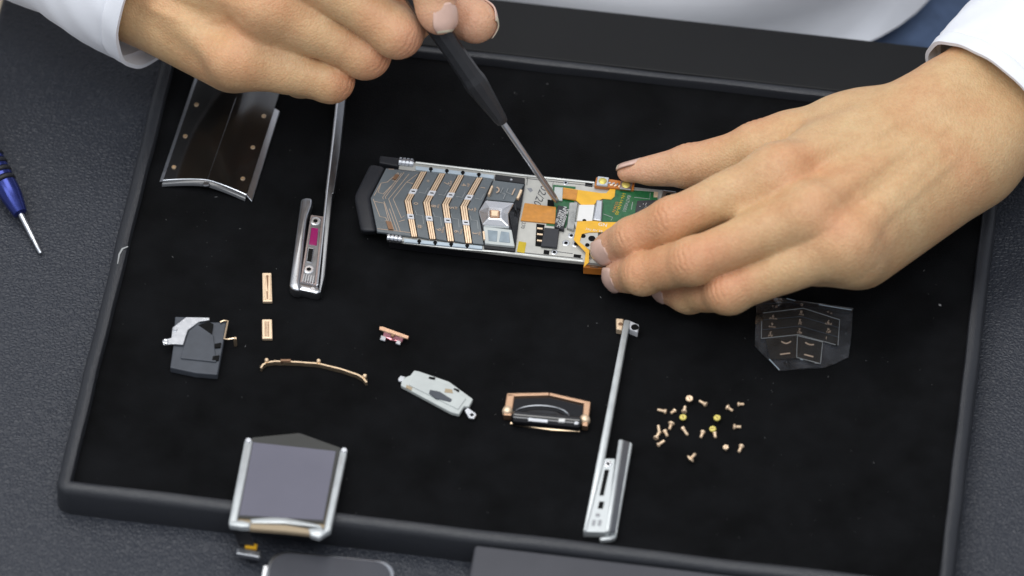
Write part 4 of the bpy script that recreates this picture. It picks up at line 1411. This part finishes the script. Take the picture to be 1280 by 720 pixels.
SKIN_BASE = np.array([0.590, 0.382, 0.200])
SKIN_RED = np.array([0.62, 0.30, 0.165])
SKIN_TIP = np.array([0.66, 0.36, 0.265])
SKIN_PALE = np.array([0.62, 0.435, 0.24])


def build_hand(spec, h=0.64):
    """spec: joints (mm) per finger, wrist and forearm; returns coords, faces, colours, sdf, nail frames"""
    H = Hand()
    W = spec['wrist']
    E_ = spec['elbow']
    J = spec['fingers']
    side = unit(J['pinky'][0] - J['index'][0])
    mcm = (J['index'][0] + J['pinky'][0]) / 2
    ax_ = unit(mcm - W)
    dors = unit(np.cross(side, ax_))
    if dors @ spec['up'] < 0:
        dors = -dors
    side = unit(side - ax_ * (side @ ax_))
    fa = unit(E_ - W)
    # carpals / metacarpals
    rm = {'index': 11.0, 'middle': 11.0, 'ring': 10.2, 'pinky': 9.4}
    offs = {'index': -13, 'middle': -4.5, 'ring': 4.5, 'pinky': 12.5}
    for n_, j in J.items():
        if n_ == 'thumb':
            continue
        base = W + side * offs[n_] + ax_ * 4
        H.add('palm', base, j[0] - dors * 2.0, 15.5, rm[n_], 9)
        pal = -dors * 9
        H.add('palm', base + pal * .6 + ax_ * 8, j[0] + pal * .9 - ax_ * 4, 12, 8.5, 8)
    # wrist and forearm, oval
    for s_ in (-10, 10):
        H.add('palm', W + side * s_ * 1.0 + ax_ * 6, W + fa * 45 + side * s_ * 1.05, 17.0, 18.5, 10)
        H.add('palm', W + fa * 45 + side * s_, W + fa * 75 + side * s_ * 1.2, 18.5, 21, 10)
    # hypothenar pad
    H.add('palm', W + side * 16 - dors * 5 + ax_ * 8, J['pinky'][0] - dors * 8 - ax_ * 8 + side * 2.0 * (spec['hypo'] > 1), 14.5 * spec['hypo'], 10 * spec['hypo'], 9)
    # thumb root
    T_ = J['thumb']
    H.add('palm', W - side * 8 + ax_ * 12, T_[0], 15 * spec['thenar'], 14 * spec['thenar'], 9)
    H.add('palm', T_[0], T_[1], 14.5 * spec['thenar'], 11.0 * spec['thenar'], 8)
    H.add('palm', T_[0] + (T_[1] - T_[0]) * .25, J['index'][0] - ax_ * 22 - dors * 5, 12, 9, 9)   # first web
    # webs between fingers
    order = ['index', 'middle', 'ring', 'pinky']
    for a_, b_ in zip(order, order[1:]):
        m0 = (J[a_][0] + J[b_][0]) / 2 - dors * 3
        m1 = (J[a_][0] * .62 + J[a_][1] * .38 + J[b_][0] * .62 + J[b_][1] * .38) / 2 - dors * 3.5
        H.add('palm', m0, m1, 8.5, 5.5, 6)
    # knuckle heads and tendons
    for n_ in order:
        j = J[n_]
        H.add('palm', j[0] + dors * 3.2, j[0] + dors * 2.6 + ax_ * 3, 8.6 if n_ != 'pinky' else 7.8, 7.2, 7)
        H.add('palm', W + side * offs[n_] * .45 + dors * 13.2 + ax_ * 10, j[0] + dors * 8.2 - ax_ * 3, 1.0 if n_ in ('index', 'middle') else 2.0, 2.4, 7)
    # fingers
    R_ = spec['radii']
    for n_, j in J.items():
        r = R_[n_]
        for k in range(len(j) - 1):
            H.add(n_, j[k] if not (n_ == 'thumb' and k == 0) else j[1] + (j[0] - j[1]) * .3, j[k + 1], r[k], r[k + 1], 3.0)
        for k in range(1 if n_ != 'thumb' else 9, len(j) - 1):      # joint knuckles: slight dorsal swelling and flexor pads between
            b_ = unit(j[k] - (j[k - 1] + j[k + 1]) / 2)
            H.add(n_, j[k] + b_ * 0.7, j[k] + b_ * 0.6 + unit(j[k + 1] - j[k]), r[k] * .88, r[k] * .88, 4)
        for k in range(len(j) - 1):
            if n_ == 'thumb' and k == 0:
                continue
            pd = spec['pad'].get(n_)
            if pd is None:
                kk = min(max(k, 1), len(j) - 2)
                pd = -unit(j[kk] - (j[kk - 1] + j[kk + 1]) / 2)
            m_ = (j[k] + j[k + 1]) / 2
            dd = unit(j[k + 1] - j[k])
            rr = min(r[k], r[k + 1])
            H.add(n_, m_ - dd * 3 + pd * rr * .32, m_ + dd * 3 + pd * rr * .32, rr * .92, rr * .92, 4)
    co, fc = H.mesh(h, spec.get('kf', 6.0))
    co = relax(co, fc, 6)
    vn = vnormals(co, fc)
    # skin colour + knuckle wrinkles + faint veins
    col = np.tile(SKIN_BASE, (len(co), 1))

    def mixc(c_, f_):
        nonlocal col
        col = col + (c_ - col) * np.clip(f_, 0, 1)[:, None]

    rng = np.random.RandomState(7)
    big = np.zeros(len(co))
    for _ in range(14):
        kv = rng.normal(0, 1, 3) * 0.11
        big += np.sin(co @ kv + rng.rand() * 6.28)
    mixc(SKIN_PALE, 0.25 + 0.12 * big)
    mixc(SKIN_RED, -0.05 + 0.05 * big[::-1] * 0 + 0.07 * np.roll(big, 0) * -1)
    disp = np.zeros(len(co))
    for n_, j in J.items():
        for k in range(0 if n_ != 'thumb' else 1, len(j) - 1):
            if k == 0:
                b_ = dors
            else:
                b_ = unit(j[k] - (j[k - 1] + j[k + 1]) / 2)
                b_ = unit(b_ * .5 + dors * .7) if spec['hypo'] < 1 else b_
                if n_ in spec['dorsal']:
                    b_ = spec['dorsal'][n_]
            q = co - j[k]
            fwd = unit(unit(j[k + 1] - j[k]) + (unit(j[k] - j[k - 1]) if k else ax_))
            s_ = q @ fwd
            dist = np.linalg.norm(q, axis=1)
            rk = R_[n_][k]
            face = np.clip(vn @ b_, 0, 1) ** 1.5
            red = np.exp(-(dist / (rk * 1.35)) ** 2) * 0 + np.exp(-((dist - rk) / (rk * .9)) ** 2) * face
            mixc(SKIN_RED, red * (0.78 if k else 0.45))
            if k >= 1:
                lat = np.linalg.norm(q - np.outer(s_, fwd) - np.outer(q @ b_, b_), axis=1)
                env = np.exp(-(s_ / (4.2 if k == 1 else 2.6)) ** 2) * face * np.exp(-(lat / (rk * .75)) ** 4) * (dist < rk * 1.9)
                wob = s_ + 0.12 * lat ** 2 / rk * np.sign(s_) + 0.4 * np.sin(lat * 1.3 + k)
                disp += env * (-0.55 * np.clip(np.cos(wob * 2 * math.pi / 2.5), 0, 1) ** 2 + 0.12)
        t_ = j[-1]
        dist = np.linalg.norm(co - t_, axis=1)
        mixc(SKIN_TIP, 0.6 * np.exp(-(dist / (11.0 if n_ != 'thumb' else 26.0)) ** 2 * .9))
    for v in spec.get('veins', []):
        dv_ = np.full(len(co), 99.0)
        for a_, b_ in zip(v, v[1:]):
            ab = b_ - a_
            ab = ab - dors * (ab @ dors)
            q = co - a_
            q = q - np.outer(q @ dors, dors)
            dv_ = np.minimum(dv_, np.linalg.norm(q - np.outer(np.clip(q @ ab / (ab @ ab), 0, 1), ab), axis=1))
        disp += 0.55 * np.exp(-(dv_ / 1.7) ** 2) * np.clip(vn @ dors - .3, 0, 1)
    co = co + vn * disp[:, None]
    return co, fc, col, H, dors


def nail_mesh(H, tip, axis, dors, w, s0, s1, kf):
    """curved plate fitted onto the finger end"""
    axis = unit(axis)
    dors = unit(dors - axis * (dors @ axis))
    sd_ = np.cross(axis, dors)
    nu, nv = 11, 13
    Z = np.zeros((nv, nu))
    U = np.linspace(-1, 1, nu)
    Vv = np.linspace(s0, s1, nv)
    P = np.zeros((nv, nu, 3))
    for j, s in enumerate(Vv):
        f = (s - s0) / (s1 - s0)
        ww = w * max(0.30, (1 - abs(2 * f - 1) ** 3.6)) ** 0.45
        for i, u in enumerate(U):
            P[j, i] = tip + axis * s + sd_ * u * ww
    hgt = np.full((nv, nu), 14.0)
    for _ in range(40):
        d = H.eval((P + hgt[..., None] * dors).reshape(-1, 3), kf).reshape(nv, nu)
        hgt = np.maximum(hgt - np.maximum(d - 0.0, -0.5) * 0.7, -6)
    hc = hgt[:, nu // 2].copy()
    js = int(np.searchsorted(Vv, 2.0))
    sl = (hc[js - 1] - hc[js - 4]) / (Vv[js - 1] - Vv[js - 4])
    out_ = np.zeros((nv, nu))
    for j in range(nv):
        hcj = hc[j] if j < js else max(hc[j], hc[js - 1] + (sl - 0.06 * (Vv[j] - Vv[js - 1])) * (Vv[j] - Vv[js - 1]))
        for i, u in enumerate(U):
            base = hcj - 1.9 * (w / 5.5) * u * u
            out_[j, i] = base + 0.12 if j >= js else max(base, hgt[j, i]) * 0.5 + base * .5 + 0.12
    bm = bmesh.new()
    tp = [[bm.verts.new(P[j, i] + dors * out_[j, i]) for i in range(nu)] for j in range(nv)]
    bt = [[bm.verts.new(P[j, i] + dors * (out_[j, i] - 0.8)) for i in range(nu)] for j in range(nv)]
    for j in range(nv - 1):
        for i in range(nu - 1):
            f = bm.faces.new((tp[j][i], tp[j][i + 1], tp[j + 1][i + 1], tp[j + 1][i]))
            f.material_index = 1 if j >= nv - 2 else 0
            bm.faces.new((bt[j][i], bt[j + 1][i], bt[j + 1][i + 1], bt[j][i + 1]))
    for j in range(nv - 1):
        bm.faces.new((tp[j][0], tp[j + 1][0], bt[j + 1][0], bt[j][0]))
        bm.faces.new((tp[j][-1], bt[j][-1], bt[j + 1][-1], tp[j + 1][-1]))
    for i in range(nu - 1):
        bm.faces.new((tp[0][i], bt[0][i], bt[0][i + 1], tp[0][i + 1]))
        f = bm.faces.new((tp[-1][i], tp[-1][i + 1], bt[-1][i + 1], bt[-1][i]))
        f.material_index = 1
    return bm


# right-hand side of the photo: the hand that holds the phone
hA = {
    'wrist': at(1212, 158, 43), 'up': np.array([0, 0, 1.0]),
    'fingers': {
        'index': [at(972, 217, 54), at(842, 275, 39), at(792, 297, 27.5), at(760, 311, 16.5)],
        'middle': [at(1014, 268, 56), at(868, 326, 40), at(805, 342, 24), at(774, 345, 11)],
        'ring': [at(1060, 306, 50), at(912, 363, 30), at(862, 366, 13), at(832, 359, 7.5)],
        'pinky': [at(1072, 321, 42), at(984, 338, 23), at(935, 344, 9), at(896, 342, 7)],
        'thumb': [at(1080, 158, 41), at(948, 188, 33), at(862, 208, 23), at(784, 215, 15)]},
    'radii': {'index': [10.2, 8.6, 7.6, 6.3], 'middle': [10.2, 8.8, 7.7, 6.4], 'ring': [9.8, 8.6, 7.4, 5.9],
              'pinky': [8.4, 7.4, 6.4, 5.2], 'thumb': [12.0, 9.6, 8.4, 4.0]},
    'dorsal': {}, 'pad': {}, 'kf': 6.0, 'thenar': 0.92, 'hypo': 0.8,
    'nail': {'index': (-0.30, -0.80, 0.52), 'middle': (-0.25, -0.82, 0.5), 'ring': (-0.2, -0.85, 0.4), 'thumb': (-0.1, 0.75, 0.6)}}
hA['veins'] = [[at(1035, 285, 60), at(1075, 246, 60), at(1120, 215, 58), at(1175, 170, 56)], [at(1082, 318, 52), at(1108, 272, 58), at(1150, 238, 56), at(1190, 205, 54)], [at(1108, 272, 58), at(1075, 246, 60)], [at(985, 240, 60), at(1040, 205, 62), at(1110, 165, 58)]]
hA['elbow'] = hA['wrist'] + np.array([150.0, 200, 25])
hA['dorsal']['thumb'] = unit(np.array([-0.15, 0.85, 0.5]))
hA['pad']['thumb'] = unit(np.array([0.0, -0.8, -0.6]))
# left-hand side of the photo: the hand with the screwdriver
zP = 80.0
hB = {
    'wrist': at(150, -60, 66), 'up': np.array([0, -0.6, 0.8]),
    'fingers': {
        'pinky': [at(298, 75, 58), at(413, 100, 50)],
        'ring': [at(334, 8, 78), at(456, 67, 62)],
        'middle': [at(372, -50, 94), at(496, 40, 76)],
        'index': [at(415, -92, 108), at(516, -62, 106), at(543, -20, 97), at(549, 22, 88.5)],
        'thumb': [at(245, -85, 72), at(420, -95, 72), at(535, -10, 73), at(594, 27, 75)]},
    'radii': {'index': [10.2, 9.2, 8.0, 6.7], 'middle': [10.6, 9.6, 8.4, 6.6], 'ring': [10.4, 9.4, 8.2, 6.4],
              'pinky': [9.6, 8.4, 7.4, 5.8], 'thumb': [13.0, 11.0, 10.2, 8.6]},
    'dorsal': {}, 'pad': {}, 'kf': 6.5, 'thenar': 1.0, 'hypo': 1.2,
    'nail': {'index': (0.55, -0.45, 0.55), 'thumb': (0.55, 0.75, -0.30)}}
for n_, v1, v2 in (('pinky', (-14, 11, -13), (-11, 4, 6)), ('ring', (-12, 18, -17), (-14, 5, 8)), ('middle', (2, 20, -14), (-2, 14, 3))):
    j = hB['fingers'][n_]
    j.append(j[1] + np.array(v1, float))
    j.append(j[2] + np.array(v2, float))
hB['veins'] = [[at(322, 44, 76), at(280, 18, 80), at(215, -5, 76)], [at(280, 18, 80), at(240, 30, 72), at(190, 12, 70)]]
hB['elbow'] = hB['wrist'] + np.array([-190.0, 98, 6])
hB['dorsal']['thumb'] = unit(np.array([0.55, 0.75, 0.35]))
hB['pad']['thumb'] = unit(np.array([-0.3, -0.75, -0.3]))

person = thing('person', 'person in white shirt and jeans repairing the phone, only hands and waist visible', 'person', (0, 300, -10))
allv, allf, allc = [], [], []
nv_ = 0
nails = []
for hs, nl in ((hA, ('index', 'middle', 'ring', 'thumb')), (hB, ('index', 'thumb'))):
    co, fc, cl, H, dr = build_hand(hs)
    allv.append(co)
    allf.append(fc + nv_)
    allc.append(cl)
    nv_ += len(co)
    for n_ in nl:
        j = hs['fingers'][n_]
        b_ = unit(np.array(hs['nail'][n_]))
        nails.append((H, j[-1], j[-1] - j[-2], b_, hs['radii'][n_][-1], hs['kf'], n_))
co, fc, cl = np.concatenate(allv), np.concatenate(allf), np.concatenate(allc)
me = bpy.data.meshes.new('hands')
me.from_pydata(co.tolist(), [], fc.tolist())
ca = me.color_attributes.new('skin_tone', 'FLOAT_COLOR', 'POINT')
ca.data.foreach_set('color', np.concatenate([cl, np.ones((len(cl), 1))], 1).astype(np.float32).ravel())
body = obj('body', me, 'skin', person, True)
body['label'] = 'bare hands and wrists, one gripping the phone, one pinching the screwdriver'
for H, t_, ax_, b_, r_, kf, n_ in nails:
    w = r_ * 0.84 if n_ != 'thumb' else max(5.0, r_ * .86)
    bm = nail_mesh(H, t_, ax_, b_, w, -5.2 if n_ != 'thumb' else -6, r_ * .92, kf)
    me = bpy.data.meshes.new('fingernail')
    bmesh.ops.recalc_face_normals(bm, faces=bm.faces)
    bm.to_mesh(me)
    bm.free()
    o_ = obj('fingernail', me, 'nail', body, True)
    me.materials.append(M['nailtip'])


# clothes
def cloth_tube(path, rad, seed, fold, mouth=None, n=72, sub=6, th=0.0, caps=False):
    """swept tube of cloth with folds; path points with (rx, ry) radii; mouth(theta)->offset along the axis at the first ring"""
    rng = np.random.RandomState(seed)
    P = np.array(path, float)
    Rr = np.array(rad, float)
    T = np.concatenate([np.linspace(0, 1, 41)[:-1], np.linspace(1, len(P) - 1, (len(P) - 2) * sub * 2 + 1)])
    C_ = np.stack([np.interp(T, range(len(P)), P[:, k]) for k in range(3)], 1)
    for _ in range(3):
        C_[1:-1] = (C_[:-2] + 2 * C_[1:-1] + C_[2:]) / 4
    Q = np.stack([np.interp(T, range(len(P)), Rr[:, k]) for k in range(2)], 1)
    ph_ = rng.rand(8) * 6.28
    rows, inner = [], []
    bm = bmesh.new()
    s = 0
    for i in range(len(C_)):
        d = C_[min(i + 1, len(C_) - 1)] - C_[max(i - 1, 0)]
        d, u, v = frame_from(d)
        if i:
            s += np.linalg.norm(C_[i] - C_[i - 1])
        row, inn = [], []
        for k in range(n):
            t = 2 * math.pi * k / n
            amp = fold * min(1, s / 35.0)
            wv = amp * (math.sin(2 * t + s * .045 + ph_[0]) + .7 * math.sin(3 * t - s * .08 + ph_[1]) + .5 * math.sin(t * 5 + s * .06 + ph_[2]) * math.sin(s * .05 + ph_[3]) + .8 * math.sin(s * .11 + 1.3 * math.sin(t + ph_[4])))
            if mouth is not None:
                wv += 0.35 * (s < 6.5) - 0.55 * math.exp(-((s - 7.0) / 0.7) ** 2) + 0.45 * math.exp(-((s - 8.5) / 1.5) ** 2) * math.sin(t * 31) * .4 + 0.5 * math.sin(t * 9 + s * .12) * math.sin(t * 4 + s * .2 + 1) + 1.2 * math.sin(t * 2 + 1)
            q = C_[i] + u * (Q[i, 0] + wv) * math.cos(t) + v * (Q[i, 1] + wv) * math.sin(t)
            if mouth is not None and s < 60:
                q = q + d * mouth(t) * (1 - s / 60)
            row.append(bm.verts.new(q))
            if th:
                inn.append(bm.verts.new(q - (u * math.cos(t) + v * math.sin(t)) * th))
        rows.append(row)
        inner.append(inn)
    for a_, b_ in zip(rows, rows[1:]):
        for k in range(n):
            j = (k + 1) % n
            bm.faces.new((a_[k], a_[j], b_[j], b_[k]))
    if th:
        for a_, b_ in zip(inner, inner[1:]):
            for k in range(n):
                j = (k + 1) % n
                bm.faces.new((a_[j], a_[k], b_[k], b_[j]))
        for k in range(n):
            j = (k + 1) % n
            bm.faces.new((rows[0][j], rows[0][k], inner[0][k], inner[0][j]))
            bm.faces.new((rows[-1][k], rows[-1][j], inner[-1][j], inner[-1][k]))
    if caps:
        bm.faces.new(rows[0][::-1])
        bm.faces.new(rows[-1])
    return bm


shirt = bmesh.new()
wA, wB = hA['wrist'], hB['wrist']
fA, fB = unit(hA['elbow'] - wA), unit(hB['elbow'] - wB)
tors = cloth_tube([(-15, 300, -190), (-15, 288, -110), (-15, 286, -30), (-12, 298, 60), (-5, 330, 180), (0, 350, 300), (0, 355, 380)],
                  [(150, 105), (165, 116), (170, 124), (158, 120), (165, 105), (190, 95), (120, 70)], 3, 3.0, caps=True)
slA = cloth_tube([wA + fA * 13, wA + fA * 47, wA + fA * 130, wA + fA * 250, (245, 360, 170), (165, 365, 300)],
                 [(34, 30), (36, 33), (45, 42), (56, 54), (60, 60), (70, 70)], 11, 1.2, mouth=lambda t: 0.0, th=1.6)
mB = at(224, -26, 60)
slB = cloth_tube([mB, mB + fB * 42, wB + fB * 130, wB + fB * 245, (-250, 370, 170), (-165, 365, 300)],
                 [(39, 38), (40, 39), (47, 45), (56, 54), (60, 60), (70, 70)], 5, 1.2, mouth=lambda t: 0.0, th=1.6)
parts_ = []
for bm_ in (tors, slA, slB):
    m_ = bpy.data.meshes.new('t')
    bm_.to_mesh(m_)
    bm_.free()
    shirt.from_mesh(m_)
    bpy.data.meshes.remove(m_)
obj('shirt', shirt, 'shirt', person, True)
jb = bmesh.new()
for pth, sd_ in (([(-95, 330, -190), (-100, 200, -150), (-110, 60, -150), (-115, -60, -165)], 2), ([(75, 330, -190), (110, 210, -130), (135, 60, -135), (140, -60, -160)], 8)):
    t_ = cloth_tube(pth, [(85, 80), (82, 78), (74, 70), (62, 60)], sd_, 3.0, caps=True)
    m_ = bpy.data.meshes.new('t')
    t_.to_mesh(m_)
    t_.free()
    jb.from_mesh(m_)
    bpy.data.meshes.remove(m_)
obj('jeans', jb, 'jeans', person, True)
